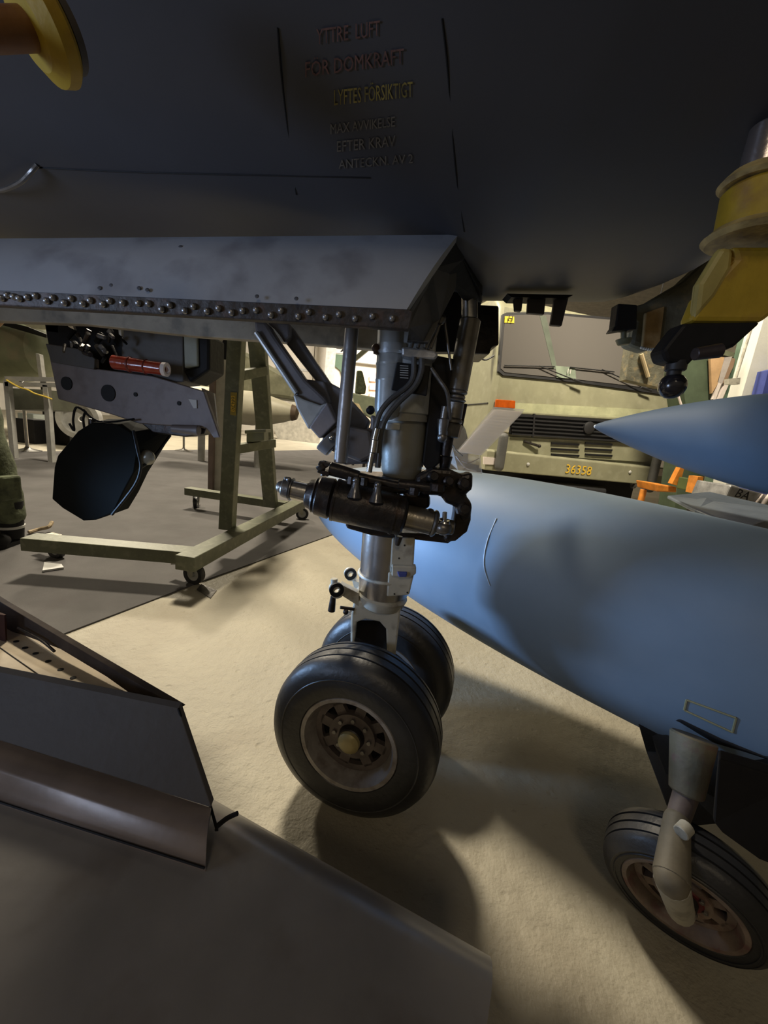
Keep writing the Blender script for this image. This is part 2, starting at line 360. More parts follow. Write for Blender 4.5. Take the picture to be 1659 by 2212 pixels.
RV = [(4, 644), (16, 638), (30, 641), (42, 645), (59, 642), (77, 639), (101, 650), (114, 643), (139, 654), (154, 645), (179, 656), (195, 649), (222, 657), (237, 650), (265, 654), (299, 655), (321, 656), (349, 668), (367, 659), (399, 671), (418, 662), (447, 672), (472, 666), (500, 675), (524, 671), (553, 670), (585, 680), (607, 671), (644, 683), (667, 674), (703, 685), (732, 679), (767, 688), (804, 683), (847, 688)]
rv0 = None
for x, y in RV:
    c = A(x, y, YB+.001)
    if rv0 is None:
        mb = MB().lathe(Vector((0, 0, 0)), (0, -1, 0), [(-.002, .0052), (.001, .0052), (.0035, .0042), (.005, .0018)], 10)
        ORG['_z'] = Vector((0, 0, 0))
        me = bpy.data.meshes.new('rivet'); me.from_pydata(mb.v, [], mb.f); me.update(); me.materials.append(RIVET)
        bm = bmesh.new(); bm.from_mesh(me); bmesh.ops.recalc_face_normals(bm, faces=bm.faces); bm.to_mesh(me); bm.free()
        me.polygons.foreach_set('use_smooth', [True]*len(me.polygons)); rv0 = me
    o = bpy.data.objects.new('rivet', rv0); COL.objects.link(o); o.parent = door; o.location = c-ORG[door.name]
for x, y in [(20, 612), (120, 610), (152, 612), (215, 622), (240, 616), (300, 622), (318, 626), (390, 533), (345, 560), (560, 586), (555, 640), (640, 645), (285, 602)]:   # chips in the paint
    s_ = (y-510)/140; P_ = A(x, y, YT+(YB-YT)*s_-.0125)
    MB().ball(P_, .0035, 8, .25, ax=(0, -1, .4)).build('paint_chip', mat('chip_dark', (.06, .065, .08), .6), door)
# bay: dark side walls, beige far wall strip
MB().poly([(-90, 640), (400, 660), (905, 680), (905, 745), (812, 755), (640, 741), (420, 726), (180, 700), (-90, 690)], 1.12, .03).build('bay_far_wall', BAYM, ac, smooth=0, bevel=.003)
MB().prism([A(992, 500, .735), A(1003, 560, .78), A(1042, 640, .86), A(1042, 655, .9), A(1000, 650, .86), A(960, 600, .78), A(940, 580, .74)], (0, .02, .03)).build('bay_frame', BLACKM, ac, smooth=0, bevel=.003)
MB().prism([A(885, 700, .70), A(886, 670, .70), A(935, 590, .74), A(990, 512, .77), A(985, 620, .80), A(950, 690, .80), A(925, 740, .80), A(880, 735, .80)], (0, .02, 0)).build('bay_side_plate', mat('bay_plate_dark', (.07, .07, .07), .5, .2, .3, 12), ac, smooth=0, bevel=.002)
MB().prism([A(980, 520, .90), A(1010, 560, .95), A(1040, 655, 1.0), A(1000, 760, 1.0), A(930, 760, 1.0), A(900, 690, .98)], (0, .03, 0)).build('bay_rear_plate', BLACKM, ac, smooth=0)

# ---- strut
GY = .045
YS = .86
def TP(mb, a, b, Y, w, w2=None, Y2=None, n=20):
    P = A(*a, Y); Q = A(*b, Y2 or Y); return mb.tube(P, Q, sz(w, P)/2, sz(w2 or w, Q)/2, n)
st = TP(MB(), (884, 690), (870, 1042), YS, 124, 96, n=36)
P1, P2 = A(884, 690, YS), A(870, 1042, YS)
strut = TP(MB(), (886, 660), (868, 900), YS, 128, 120, n=36).build('landing_strut', STRUT, ac)
ax = (A(866, 1048, YS)-A(872, 900, YS)).normalized(); P = A(872, 900, YS); L_ = (A(866, 1048, YS)-P).length
MB().lathe(P-ax*.012, ax, [(0, .05), (.004, .056), (.016, .056), (.018, .052), (L_*.55, .050), (L_*.85, .047), (L_*.97, .040), (L_, .030)], 36).build('strut_barrel', mat('barrel_grey_green', (.26, .26, .235), .42, .1, .12, 8), strut)
# strut's lit left flank shaped as an added cylinder, rounded lower end and rings
a, b = A(848, 690, .815), A(838, 893, .815); r = sz(62, a)/2; ax = (b-a).normalized(); L_ = (b-a).length
MB().lathe(a, ax, [(0, r), (L_*.62, r), (L_*.63, r*1.03), (L_*.65, r*1.03), (L_*.66, r), (L_*.95, r), (L_+.006, r*.85), (L_+.013, r*.5), (L_+.015, .002)], 28).build('side_cylinder', STRUT, strut)
for t in (.46,): MB().lathe(a+ax*L_*t, ax, [(0, r*1.04), (.004, r*1.04)], 28).build('ring', STRUT, strut)
cl = MB(); c = A(848, 757, .815); cl.ring(c, ax, r*1.16, r*.98, .020, 28); cl.ring(c+ax*.006, ax, r*1.22, r, .004, 28); cl.build('clamp_band', mat('clamp_pale_blue', (.45, .48, .5), .35, .4), strut)
MB().poly([(868, 748), (905, 752), (940, 758), (948, 766), (940, 777), (900, 776), (868, 768)], .765, .05).build('clamp_arm', mat('clamp_aluminium', (.42, .42, .42), .35, .6, .3, 30), strut, smooth=0, bevel=.004)
MB().ball(A(812, 752, .80), .009).tube(A(815, 748, .8), A(812, 765, .8), .006).build('clamp_bolt', mat('rusty_bolt', (.13, .08, .06), .6), strut)
# data plate
dp = MB().poly([(857, 782), (930, 790), (922, 855), (845, 842)], .775, .01).build('data_plate', BLACKM, strut, smooth=0, bevel=.002)
for i, y in enumerate((789, 794, 799, 804, 809, 815)): MB().poly([(864, y), (882, y+1), (882, y+2.5), (864, y+1.5)], .7745, .001).build('text_line', LIGHTM, dp, smooth=0)
# ring at lower barrel and small step
MB().ring(A(868, 903, YS), (P2-P1), .0605, .045, .016, 36).build('lower_ring', mat('ring_grey', (.33, .33, .31), .4, .2), strut)
MB().poly([(835, 912), (866, 914), (864, 930), (832, 928)], .795, .012).build('boss', STRUT, strut, smooth=0, bevel=.003)
MB().ball(A(800, 886, .84), .010).tube(A(800, 878, .84), A(802, 892, .84), .007).build('grease_nipple', BLACKM, strut)
# hoses
hz = .765
MB().path([A(894, 772, hz), A(893, 812, hz), A(880, 835, hz), A(845, 862, hz), A(822, 890, hz), A(811, 925, hz), A(805, 960, hz)], .0058, 10).build('hose', HOSE, strut)
MB().path([A(911, 775, hz), A(909, 805, hz), A(893, 838, hz), A(858, 872, hz), A(833, 905, hz), A(822, 940, hz), A(816, 1010, hz)], .0062, 10).build('hose', HOSE, strut)
fm = TP(TP(TP(MB(), (815, 925), (809, 950), .758, 15), (810, 950), (806, 978), .758, 18), (804, 978), (797, 1020), .758, 13); fm.build('hose_fitting', CHROME, strut)
for x in (889, 903, 918): TP(MB(), (x+12, 708), (x-1, 752), .775, 8).ball(A(x+13, 705, .775), .0055).build('pipe_union', STEEL, strut)
for (a, b, w) in (((954, 690), (930, 752), 8), ((945, 712), (925, 756), 7), ((960, 690), (975, 800), 6)):
    TP(MB(), a, b, .79, w).build('pipe', STEEL, strut)
MB().ball(A(953, 690, .785), .010).build('ball_cap', STEEL, strut)
MB().path([A(931, 795, .775), A(950, 822, .775), A(966, 848, .775), A(970, 880, .79), A(972, 905, .80)], .0042, 8).build('brake_pipe', STEEL, strut)
# black guard strip right of barrel
MB().poly([(932, 765), (982, 775), (974, 860), (957, 940), (950, 1000), (928, 1022), (912, 1000), (924, 900)], .83, .05).build('guard_strip', BLACKM, strut, smooth=0, bevel=.004)
# retraction actuator on the right
acm = MB(); TP(acm, (1016, 690), (988, 845), .84, 46, 44, n=24)
ra = acm.build('retraction_jack', mat('jack_body_dark_steel', (.20, .19, .175), .3, .6, .35, 14), ac)
TP(MB(), (1012, 560), (1014, 692), .84, 34, 36, n=24).build('piston_rod', CHROME, ra)
for (y0, y1, w) in ((843, 852, 44), (853, 862, 38), (862, 868, 44), (868, 905, 38), (905, 915, 42)):
    x = lambda y: 988-(y-845)*.16
    TP(MB(), (x(y0), y0), (x(y1), y1), .84, w, n=20).build('gland', STEEL, ra)
TP(MB(), (975, 915), (970, 945), .84, 50, 44, n=8).build('nut', STEEL, ra)
TP(TP(MB(), (968, 943), (962, 985), .84, 26, 22), (963, 985), (960, 1012), .85, 30, 22).build('rod_end', DARK, ra)
TP(TP(MB(), (963, 878), (958, 905), .80, 18, 16), (958, 905), (955, 940), .80, 26, 18).ball(A(955, 945, .80), .011).build('valve_body', STEEL, ra)
TP(MB(), (1003, 872), (992, 925), .86, 14).build('side_port', DARK, ra)
# thin vertical push rod
TP(MB(), (762, 690), (735, 1000), .76, 30, 29, n=20).build('push_rod', mat('push_rod_grey', (.27, .26, .26), .35, .5, .15, 10), ac)

# ---- drag brace (two arms joining into a block)
br_ = MB()
def arm(mb, pts, Y, th): mb.poly(pts, Y, th)
arm(br_, [(546, 690), (574, 694), (597, 731), (661, 822), (698, 856), (708, 868), (668, 922), (642, 884), (637, 852), (552, 727)], .86, .045)
brace = br_.build('drag_brace', BRACE, ac, smooth=0, bevel=.007)
MB().poly([(603, 724), (600, 698), (626, 700), (712, 826), (735, 838), (800, 910), (792, 930), (730, 935), (704, 868), (690, 834)], .90, .045).build('brace_arm', BRACE, brace, smooth=0, bevel=.006)
MB().poly([(655, 818), (700, 824), (715, 870), (690, 900), (672, 850)], .885, .03).build('brace_bridge', BRACE, brace, smooth=0, bevel=.004)
MB().poly([(572, 694), (625, 697), (627, 728), (614, 741), (604, 724), (590, 708)], .88, .05).build('brace_bracket', BRACE, brace, smooth=0, bevel=.005)
TP(MB(), (553, 718), (641, 850), .855, 11, n=10).build('brace_rib', STRUT, brace)
MB().poly([(638, 852), (655, 862), (692, 875), (706, 870), (666, 928), (640, 880), (632, 852)], .845, .05).build('brace_web', STRUT, brace, smooth=0, bevel=.006)
MB().poly([(706, 868), (726, 912), (690, 948), (668, 923)], .835, .055).build('joint_block', mat('joint_block_grey', (.24, .22, .23), .55, .1, .1), brace, smooth=0, bevel=.003)
MB().poly([(692, 948), (730, 915), (800, 930), (810, 985), (780, 1000), (715, 975)], .845, .06).build('joint_housing', mat('housing_brown_grey', (.13, .115, .11), .5, .2), brace, smooth=0, bevel=.008)
TP(MB(), (700, 950), (720, 970), .84, 50, 44, n=20).build('joint_knuckle', mat('knuckle', (.17, .175, .19), .4, .2), brace)
MB().ball(A(716, 945, .81), .006).build('lock_pin', CHROME, brace)
MB().poly([(800, 895), (828, 905), (826, 1000), (740, 1005), (745, 930), (800, 925)], .87, .04).build('trunnion_web', mat('web_brown_grey', (.15, .13, .125), .5, .2), brace, smooth=0, bevel=.006)

# ---- steering unit
su = MB()
def axpt(t, Y=.77): return A(613+t*335, 1053+t*80, Y)
a0, a1 = axpt(0), axpt(1); AX = (a1-a0).normalized(); LL = (a1-a0).length
def seg(mb, t0, t1, w, w2=None, n=28):
    P, Q = axpt(t0), axpt(t1); mb.tube(P, Q, sz(w, P)/2, sz(w2 or w, Q)/2, n); return mb
su = seg(seg(MB(), .21, .32, 84, 90), .32, .78, 92, 86).build('steering_cylinder', DARK, ac)
seg(seg(MB(), .15, .22, 62, 70), .19, .215, 78).build('end_collar', DARK, su)
seg(MB(), .05, .16, 42, 44).build('steering_rod', CHROME, su)
seg(seg(MB(), -.01, .045, 40, 44), .045, .055, 50).ball(axpt(-.01), .014).build('rod_nut', STEEL, su)
MB().tube(A(617, 1030, .765), A(623, 1052, .765), .004).ball(A(624, 1036, .76), .006).build('split_pin', STEEL, su)
for t, w in ((.325, 94), (.70, 92), (.745, 90)): seg(MB(), t, t+.018, w).build('band', DARK, su)
seg(MB(), .78, .96, 54, 54).build('piston_sleeve', mat('sleeve_steel', (.36, .33, .28), .28, .85, .2, 12), su)
seg(MB(), .955, .985, 60, 58).build('sleeve_lip', STEEL, su)
for x, y in ((768, 1052), (815, 1062)):
    P_ = A(x, y, .735); MB().lathe(P_, (0, -.1, -1), [(-.014, .0075), (-.002, .008), (.008, .0105), (.022, .016)], 16).ball(P_+Vector((0, 0, .014)), .008).build('bleed_boss', mat('boss_steel', (.17, .17, .18), .25, .7), su)
# upper linkage arm
lk = TP(MB(), (712, 1012), (775, 1030), .745, 30, 26, n=12); TP(lk, (770, 1029), (868, 1050), .745, 20, 15, n=12); TP(lk, (860, 1046), (930, 1054), .745, 22, 20, n=12)
lk = lk.build('steering_link', DARK, ac)
TP(MB(), (692, 1002), (700, 1014), .74, 26).poly([(690, 996), (712, 1001), (708, 1009), (686, 1004)], .73, .03).poly([(688, 1014), (712, 1020), (708, 1030), (684, 1020)], .73, .03).build('clevis', DARK, lk, bevel=.002)
TP(MB(), (700, 995), (697, 1028), .745, 9).build('clevis_bolt', STEEL, lk)
TP(MB(), (868, 1050), (905, 1057), .742, 12).build('threaded_rod', mat('rod_bronze', (.25, .2, .13), .3, .8), lk)
for x, y, w in ((945, 1052, 34), (895, 1060, 26), (760, 1037, 20), (788, 1040, 20)):
    TP(MB(), (x, y-9), (x-2, y+9), .74, w, n=8).build('link_nut', DARK, lk)
# cluster around barrel foot
for nm, pg, Y, th in (('foot_collar', [(745, 1028), (815, 1030), (900, 1040), (925, 1020), (928, 1060), (830, 1075), (745, 1060)], .80, .12),
                      ('bellcrank', [(900, 1030), (935, 1012), (975, 1015), (1000, 1028), (1023, 1020), (1022, 1060), (1005, 1068), (1022, 1090), (1018, 1120), (998, 1130), (985, 1095), (962, 1088), (955, 1072), (915, 1070), (895, 1052)], .78, .05),
                      ('lower_crank', [(985, 1085), (1020, 1085), (1018, 1125), (1010, 1150), (985, 1170), (962, 1172), (958, 1160), (978, 1140), (983, 1110)], .785, .045),
                      ('crank_web', [(870, 1062), (930, 1068), (930, 1098), (905, 1105), (875, 1100)], .80, .05)):
    o = MB().poly(pg, Y, th).build(nm, DARK, ac, smooth=0, bevel=.009)
for x, y, w, Y in ((935, 1030, 26, .765), (968, 1040, 24, .765), (1000, 1045, 28, .765), (1000, 1100, 30, .77), (912, 1048, 20, .765), (930, 1105, 14, .77)):
    P_ = A(x, y, Y); MB().lathe(P_, (.1, -1, .2), [(-.01, sz(w, P_)/2), (.006, sz(w, P_)/2), (.009, sz(w, P_)/3), (.016, sz(w, P_)/3)], 8).build('crank_bolt', DARK, ac)
TP(MB(), (948, 1135), (980, 1140), .765, 36, 32).ball(A(957, 1140, .755), .020, sc=.8).build('ball_joint', STEEL, ac)
TP(TP(MB(), (961, 1106), (960, 1128), .755, 10), (960, 1124), (959, 1136), .755, 26, 30).build('ball_joint_stud', CHROME, ac)
MB().poly([(745, 1126), (800, 1140), (870, 1152), (960, 1155), (985, 1165), (968, 1175), (880, 1165), (800, 1157), (748, 1142)], .80, .10).build('lower_bracket', DARK, ac, smooth=0, bevel=.005)
TP(MB(), (862, 1158), (858, 1178), .775, 18, 10, n=8).build('drain_bolt', DARK, ac)

# ---- chrome lower leg
P, Q = A(840, 1140, YS), A(827, 1284, YS); r = sz(112, P)/2
lo = MB().tube(P, Q, r, r*.99, 40).build('oleo_leg', CHROME, ac)
MB().poly([(846, 1162), (897, 1162), (893, 1230), (842, 1226)], .795, .05).poly([(838, 1236), (895, 1240), (884, 1286), (835, 1290)], .795, .05).build('cover_plate', CREAM, lo, smooth=0, bevel=.004)
for x, y in ((874, 1178), (862, 1206), (852, 1283), (880, 1280)): MB().tube(A(x, y, .794), A(x, y, .80), .0022, n=8).build('screw', BLACKM, lo)
ax = (Q-P).normalized(); MB().torus(P.lerp(Q, .68), ax+Vector((0, 0, 0)), r*1.015, .004, 36).build('hose_clamp', CREAM, lo)
MB().poly([(846, 1222), (899, 1224), (899, 1240), (885, 1250), (846, 1245)], .785, .02).build('latch', CREAM, lo, smooth=0, bevel=.003)
MB().poly([(858, 1236), (880, 1237), (878, 1247), (862, 1247)], .778, .008).build('latch_mark', NAVY, lo, smooth=0, bevel=.002)
# fork, lugs
fk = MB(); TP(fk, (826, 1278), (820, 1305), YS, 112, 100, n=36)
fork = fk.build('wheel_fork', CREAM, ac)
MB().poly([(765, 1296), (790, 1300), (868, 1296), (862, 1350), (850, 1460), (838, 1460), (834, 1360), (820, 1344), (790, 1338), (770, 1345), (764, 1400), (757, 1395), (758, 1330)], .82, .08).build('fork_legs', CREAM, fork, smooth=0, bevel=.006)
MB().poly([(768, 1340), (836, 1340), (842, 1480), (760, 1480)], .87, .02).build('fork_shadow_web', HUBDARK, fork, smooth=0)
MB().ring(A(727, 1274, .80), (.35, -1, 0), .0165, .008, .028).prism([A(735, 1262, .80), A(775, 1282, .82), A(775, 1310, .82), A(740, 1288, .80)], (0, .022, 0)).build('torque_lug', CREAM, fork, bevel=.001)
MB().ring(A(757, 1240, .90), (.35, -1, 0), .0150, .008, .026).prism([A(760, 1252, .90), A(785, 1262, .90), A(785, 1295, .88), A(765, 1270, .90)], (0, .02, 0)).build('torque_lug', CREAM, fork, bevel=.001)
for c_, w_ in ((A(727, 1274, .787), .0172), (A(757, 1240, .887), .0157)): MB().ring(c_, (.35, -1, 0), w_, .0085, .006).build('lug_bush', BLACKM, fork)
MB().tube(A(722, 1250, .80), A(722, 1262, .80), .008).build('lug_bolt', CREAM, fork)
TP(MB(), (720, 1288), (716, 1320), .80, 12, 16).tube(A(735, 1312, .81), A(765, 1316, .82), .004).ball(A(747, 1322, .81), .007).build('tow_fitting', DARK, fork)
# ---- wheels
GY = 0.0
AW = Vector((math.sin(.266), math.cos(.266), 0)).normalized()
def wheel(c, axis, R, w, rim, parent, name='wheel', full=True, hubmat=BRASS, face=RIMM):
    a = Vector(axis).normalized(); h = w/2     # axis points away from the viewer
    rimprof = [(-h*.80, rim*.99), (-h*.92, rim*1.05), (-h*.98, rim*1.03), (-h*.97, rim*.95), (-h*.80, rim*.91), (-h*.62, rim*.88), (-h*.55, rim*.86), (-h*.30, rim*.83), (h*.30, rim*.83), (h*.55, rim*.86), (h*.9, rim*.93), (h*.95, rim*1.03), (h*.80, rim*.99)]
    wh = MB().lathe(c, a, rimprof, 48, close=True).build(name, face, parent)
    tp = [(-h*.78, rim*.97), (-h*.98, rim*1.06), (-h*1.05, rim*1.25), (-h*1.06, (rim+R)/2*1.0), (-h*.98, R*.86), (-h*.82, R*.945), (-h*.60, R*.982)]
    for g in (-.42, 0, .42):
        tp += [(h*(g-.06), R*(.992 if g else .998)), (h*(g-.05), R*.970), (h*(g+.03), R*.970), (h*(g+.04), R*(.992 if g else .998))]
    tp += [(h*.60, R*.982), (h*.82, R*.945), (h*.98, R*.86), (h*1.06, (rim+R)/2), (h*1.05, rim*1.25), (h*.98, rim*1.06), (h*.78, rim*.97)]
    MB().lathe(c, a, tp, 72, close=True).build('tyre', RUBBER, wh)
    for rr in (.83, ): MB().torus(c-a*h*1.035, a, R*.80, .0018, 64, 5).build('sidewall_bead', RUBBER, wh)
    # disc with window gaps
    ax_, u, v = frame(a); dz = -h*.30
    d = MB().ring(c+a*dz, a, rim*.84, rim*.70, .012, 40).ring(c+a*(dz-.004), a, rim*.50, rim*.18, .018, 40)
    for k in range(8):
        t = 2*math.pi*k/8+.2; e = u*math.cos(t)+v*math.sin(t); d.beam(c+a*dz+e*rim*.46, c+a*dz+e*rim*.74, rim*.22, .012, up=a)
    d.build('wheel_disc', face if not full else mat('wheel_disc_dark', (.12, .10, .095), .5, .3, .4, 25), wh)
    MB().tube(c+a*(dz+.02), c+a*(dz+.03), rim*.82, n=32).build('brake_drum', HUBDARK, wh)
    hb = MB().lathe(c+a*dz, a, [(-.030, .028*rim/.133), (-.026, .034*rim/.133), (-.004, .040*rim/.133), (.0, .06*rim/.133)], 28).build('hub', HUBDARK, wh)
    for k in range(8):
        t = 2*math.pi*k/8; e = u*math.cos(t)+v*math.sin(t); MB().tube(c+a*(dz-.018)+e*rim*.38, c+a*dz+e*rim*.38, rim*.05, n=6).build('wheel_bolt', STEEL, wh)
    MB().lathe(c+a*dz, a, [(-.043, .012), (-.041, .024*rim/.133), (-.036, .030*rim/.133), (-.028, .031*rim/.133)], 28).build('hub_cap', hubmat, wh)
    return wh
CN = Vector((-.008, .790, .203))
w1 = wheel(CN, AW, .203, .124, .112, ac)
CF = CN+AW*.245
w2 = wheel(CF, AW, .203, .124, .112, ac)
MB().tube(CN, CF, .022, n=20).build('axle', STEEL, ac)

# ================================================================== YELLOW JACK (right)
YJ = .54
jk = thing('aircraft_jack', A(1600, 700, YJ), 'yellow flanged jack adapter bolted under the aircraft at the right', 'jack')
P = A(1655, 300, YJ); D = (A(1600, 560, YJ)-A(1640, 300, YJ)).normalized()
def JP(x, y, Y=YJ): return A(x, y, Y)
TP(MB(), (1660, 270), (1632, 395), YJ, 62, 74, n=28).build('jack_pin', mat('dull_chrome_pin', (.42, .38, .38), .25, .8), jk)
TP(MB(), (1640, 372), (1633, 402), YJ, 120, 138, n=32).build('upper_flange', YELB, jk)
TP(MB(), (1634, 400), (1620, 505), YJ, 120, 128, n=32).build('jack_barrel', YEL, jk)
TP(MB(), (1622, 495), (1616, 522), YJ, 158, 170, n=32).build('lower_flange', YELB, jk)
MB().poly([(1560, 530), (1588, 535), (1583, 580), (1548, 640), (1500, 695), (1510, 612)], YJ-.012, .014).build('side_gusset', mat('gusset_olive_yellow', (.42, .34, .10), .5, 0, .3, 12), jk, smooth=0, bevel=.006)
MB().poly([(1583, 530), (1720, 530), (1720, 640), (1648, 696), (1492, 695), (1515, 640), (1590, 560)], YJ-.01, .025).build('jack_web', YEL, jk, smooth=0, bevel=.006)
MB().poly([(1478, 697), (1650, 694), (1590, 748), (1560, 760), (1500, 775), (1490, 790), (1440, 780), (1432, 755)], YJ-.012, .03).build('jack_foot', BLACKM, jk, smooth=0, bevel=.008)
TP(MB(), (1500, 765), (1556, 757), YJ-.045, 26, 30).build('cross_tube', mat('cross_tube', (.06, .05, .055), .35, .4), jk)
TP(TP(MB(), (1462, 778), (1458, 802), YJ, 42, 40), (1456, 800), (1452, 826), YJ, 28).build('lever_neck', PLASTIC, jk)
MB().ball(A(1452, 834, YJ), .0165).build('ball_knob', mat('glossy_black_knob', (.015, .015, .02), .2, 0, coat=.5), jk)
# camouflage padded fairing beside jack
fa = MB().prism([A(1345, 668, 1.0), A(1400, 652, 1.0), A(1480, 605, 1.0), A(1545, 545, 1.0), A(1572, 560, 1.0), A(1528, 640, 1.0), A(1480, 708, 1.0), A(1440, 745, 1.0), A(1398, 757, 1.0), A(1360, 745, 1.0), A(1368, 700, 1.0)], (0, .05, 0)).build('padded_cover', OLIVE, None, smooth=0, bevel=.012)
tag(fa, 'olive and brown camouflage padded cover wrapped below the aircraft beside the yellow jack', 'cover')
MB().poly([(1395, 675), (1437, 660), (1425, 752), (1388, 752)], .992, .01).build('tan_patch', TAN, fa, smooth=0, bevel=.003)
bm_ = MB()
for i in range(14):
    t = i/13; bm_.ball(A(1386+t*62, 751+14*math.sin(t*math.pi*.9)-t*22, .99), .0035, 6)
bd = bm_.build('bead_trim', LIGHTM, fa); bd['kind'] = 'stuff'

# top-left yellow pad arm
yl = thing('support_arm', A(60, 60, .45), 'yellow disc pad on a brown pipe touching the belly at upper left', 'support')
ax = Vector((.60, .70, .66)).normalized(); c = A(90, 62, .42)
MB().lathe(c, ax, [(-.012, .026), (-.004, .037), (.006, .038), (.010, .034)], 36).build('disc_pad', YEL, yl)
MB().tube(c-ax*.30, c-ax*.004, .012, .014, 20).build('arm_pipe', mat('brown_pipe', (.20, .09, .03), .5, .1), yl)
MB().ring(c+ax*.016, ax, .030, .012, .006, 30).build('rear_ring', mat('ring_brown', (.08, .07, .065), .5), yl)

# ================================================================== BLUE AIRCRAFT
q = [1.738, .589, 1.299, .63, .284, .479, -.068, -.306]
B0 = Vector((q[7], q[0], q[1])); BD = Vector((math.cos(q[3]), -math.sin(q[3]), q[6])).normalized()
bl_ = thing('small_aircraft', (B0.x+.8, B0.y-.6, 0), 'pale blue rounded aircraft nose on the right with landing wheel', 'aircraft')
pr = []
for i in range(50):
    s = 1.299*(i/30)**1.6 if i <= 30 else 1.299+(i-30)*.11
    pr.append((s, max(.284*max(0, (1-max(0, 1-s/1.299)**2))**.479, .002)))
nose = MB().lathe(B0, BD, pr, 72).build('fuselage', BLUE, bl_)
nv = MB().lathe(B0, BD, pr, 72); NB = BVHTree.FromPolygons(nv.v, nv.f)
def onb(px, py, off=.0015):
    d = ray(px, py).normalized(); loc, nn, i, dist = NB.ray_cast(O, d)
    return loc-d*off if loc else A(px, py, 1)
MB().path([onb(1058, 1265), onb(1045, 1220), onb(1052, 1170), onb(1072, 1120)], .0014, 5).build('paint_scratch', mat('scratch_pale', (.45, .52, .6), .5), nose)
# wing root edge above
wg = MB().prism([A(1440, 1077, 1.45), A(1530, 1068, 1.5), A(1720, 1112, 1.35), A(1720, 1200, 1.0), A(1600, 1150, 1.05), A(1500, 1108, 1.2)], (0, 0, .012)).build('wing_root', mat('wing_blue_grey', (.14, .17, .21), .4), bl_, smooth=0, bevel=.004)
# tip tank
tA, tB = A(1286, 921, 1.55), A(1720, 962, 1.05); ax = (tB-tA).normalized(); LT = (tB-tA).length; rT = sz(101, A(1690, 962, 1.08))
pt = [(0, .003), (.006, .010)]+[(LT*t, .010+rT*(1-(1-t)**1.55)*1.0) for t in [i/16 for i in range(1, 17)]]+[(LT+.5, rT*1.15), (LT+1.0, rT*1.15), (LT+1.6, .02)]
tank = MB().lathe(tA, ax, pt, 48).build('tip_tank', BLUE2, bl_)
MB().lathe(tA-ax*.006, ax, [(0, .002), (.004, .006), (.012, .008)], 12).build('tank_nose_cap', mat('pale_tip', (.5, .55, .6), .4), tank)
mid = tB+ax*.5; MB().prism([mid+Vector((-.3, 0, -.1)), mid+Vector((.3, 0, -.1)), mid+Vector((.3, .1, -.45)), mid+Vector((-.3, .1, -.45))], (.02, .03, 0)).build('tank_pylon', BLUE, bl_, smooth=0)
# yellow bordered panel on the flank
pa = [onb(1483, 1512), onb(1590, 1551), onb(1582, 1582), onb(1478, 1534)]
b_ = MB()
for i in range(4): b_.tube(pa[i], pa[(i+1) % 4], .0022, n=6)
b_.build('panel_border', mat('faded_yellow_border', (.34, .30, .16), .6), nose)
# gear well and leg
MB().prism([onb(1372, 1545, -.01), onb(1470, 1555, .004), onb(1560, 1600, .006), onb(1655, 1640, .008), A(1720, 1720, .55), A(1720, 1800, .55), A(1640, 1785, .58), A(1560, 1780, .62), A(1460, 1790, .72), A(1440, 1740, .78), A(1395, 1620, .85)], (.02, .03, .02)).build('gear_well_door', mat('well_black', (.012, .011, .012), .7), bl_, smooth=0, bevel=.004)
MB().prism([A(1552, 1640, .52), A(1720, 1690, .50), A(1720, 1890, .46), A(1640, 1858, .47), A(1560, 1800, .49), A(1540, 1775, .50)], (.012, .016, .006)).build('tyre_shade_sheet', mat('tyre_shade_black', (.014, .013, .013), .7, spec=.2), bl_, smooth=0, bevel=.003)  # added dark sheet standing in for the shade over the tyre top
LW = Vector((-.585, -.754, -.30)).normalized()   # towards viewer
WC = Vector((.640, .580, .131))
la = A(1498, 1590, .66); lb = A(1482, 1715, .62); lc = A(1462, 1775, .585); ld = A(1450, 1900, .515)
leg = MB().tube(la, lb, .038, .028, 18).build('gear_leg', mat('leg_cream', (.20, .165, .10), .6, 0, .3, 20, .2, 50, (.2, .1, .09), .6), bl_)
MB().tube(lb, lc, .020, .018, 16).build('leg_clamp', mat('leg_pinkish', (.17, .13, .115), .55, 0, .3, 20), leg)
MB().tube(lc, ld, .021, .027, 16).ball(lc, .021).ball(ld, .026).build('leg_lower', mat('leg_lower_cream', (.18, .155, .11), .55, 0, .2, 20), leg)
MB().tube(A(1485, 1785, .56), A(1470, 1800, .55), .012).build('leg_knob', CREAM, leg)
w3 = wheel(WC, -LW, .132, .085, .090, bl_, full=False, hubmat=mat('hub_cream', (.33, .27, .17), .6), face=mat('old_rim_cream', (.22, .165, .13), .55, 0, .4, 16, .2, 60, (.14, .05, .05), .7))
MB().tube(WC-LW*.0, WC+LW*.028, .045, .035, 24).build('brake_plate', mat('brake_dark_red', (.12, .015, .018), .5, 0, .3, 20), w3)
MB().tube(ld, WC+LW*.05, .026, .022, 16).build('stub_axle', CREAM, leg)
# ================================================================== DETACHED WING (bottom left)
wgt = thing('detached_wing', (-.3, .2, 0), 'dark grey detached wing lying in the lower left foreground', 'wing')
zt = .30
r1, r2 = AZ(468, 1800, zt), AZ(1062, 2140, zt); e1, e2 = AZ(440, 1690, .255), AZ(1060, 2066, .255)
dir_ = (r2-r1).normalized(); r0 = r1-dir_*.9; e0 = e1-dir_*.9
nr = Vector((r2.x-.03, -.6, zt)); ne = Vector((r2.x-.01, -.6, .25))
wm = MB()
c3 = AZ(1050, 2215, zt-.01)
endd = (c3-r2).normalized(); f2 = r2+endd*.8
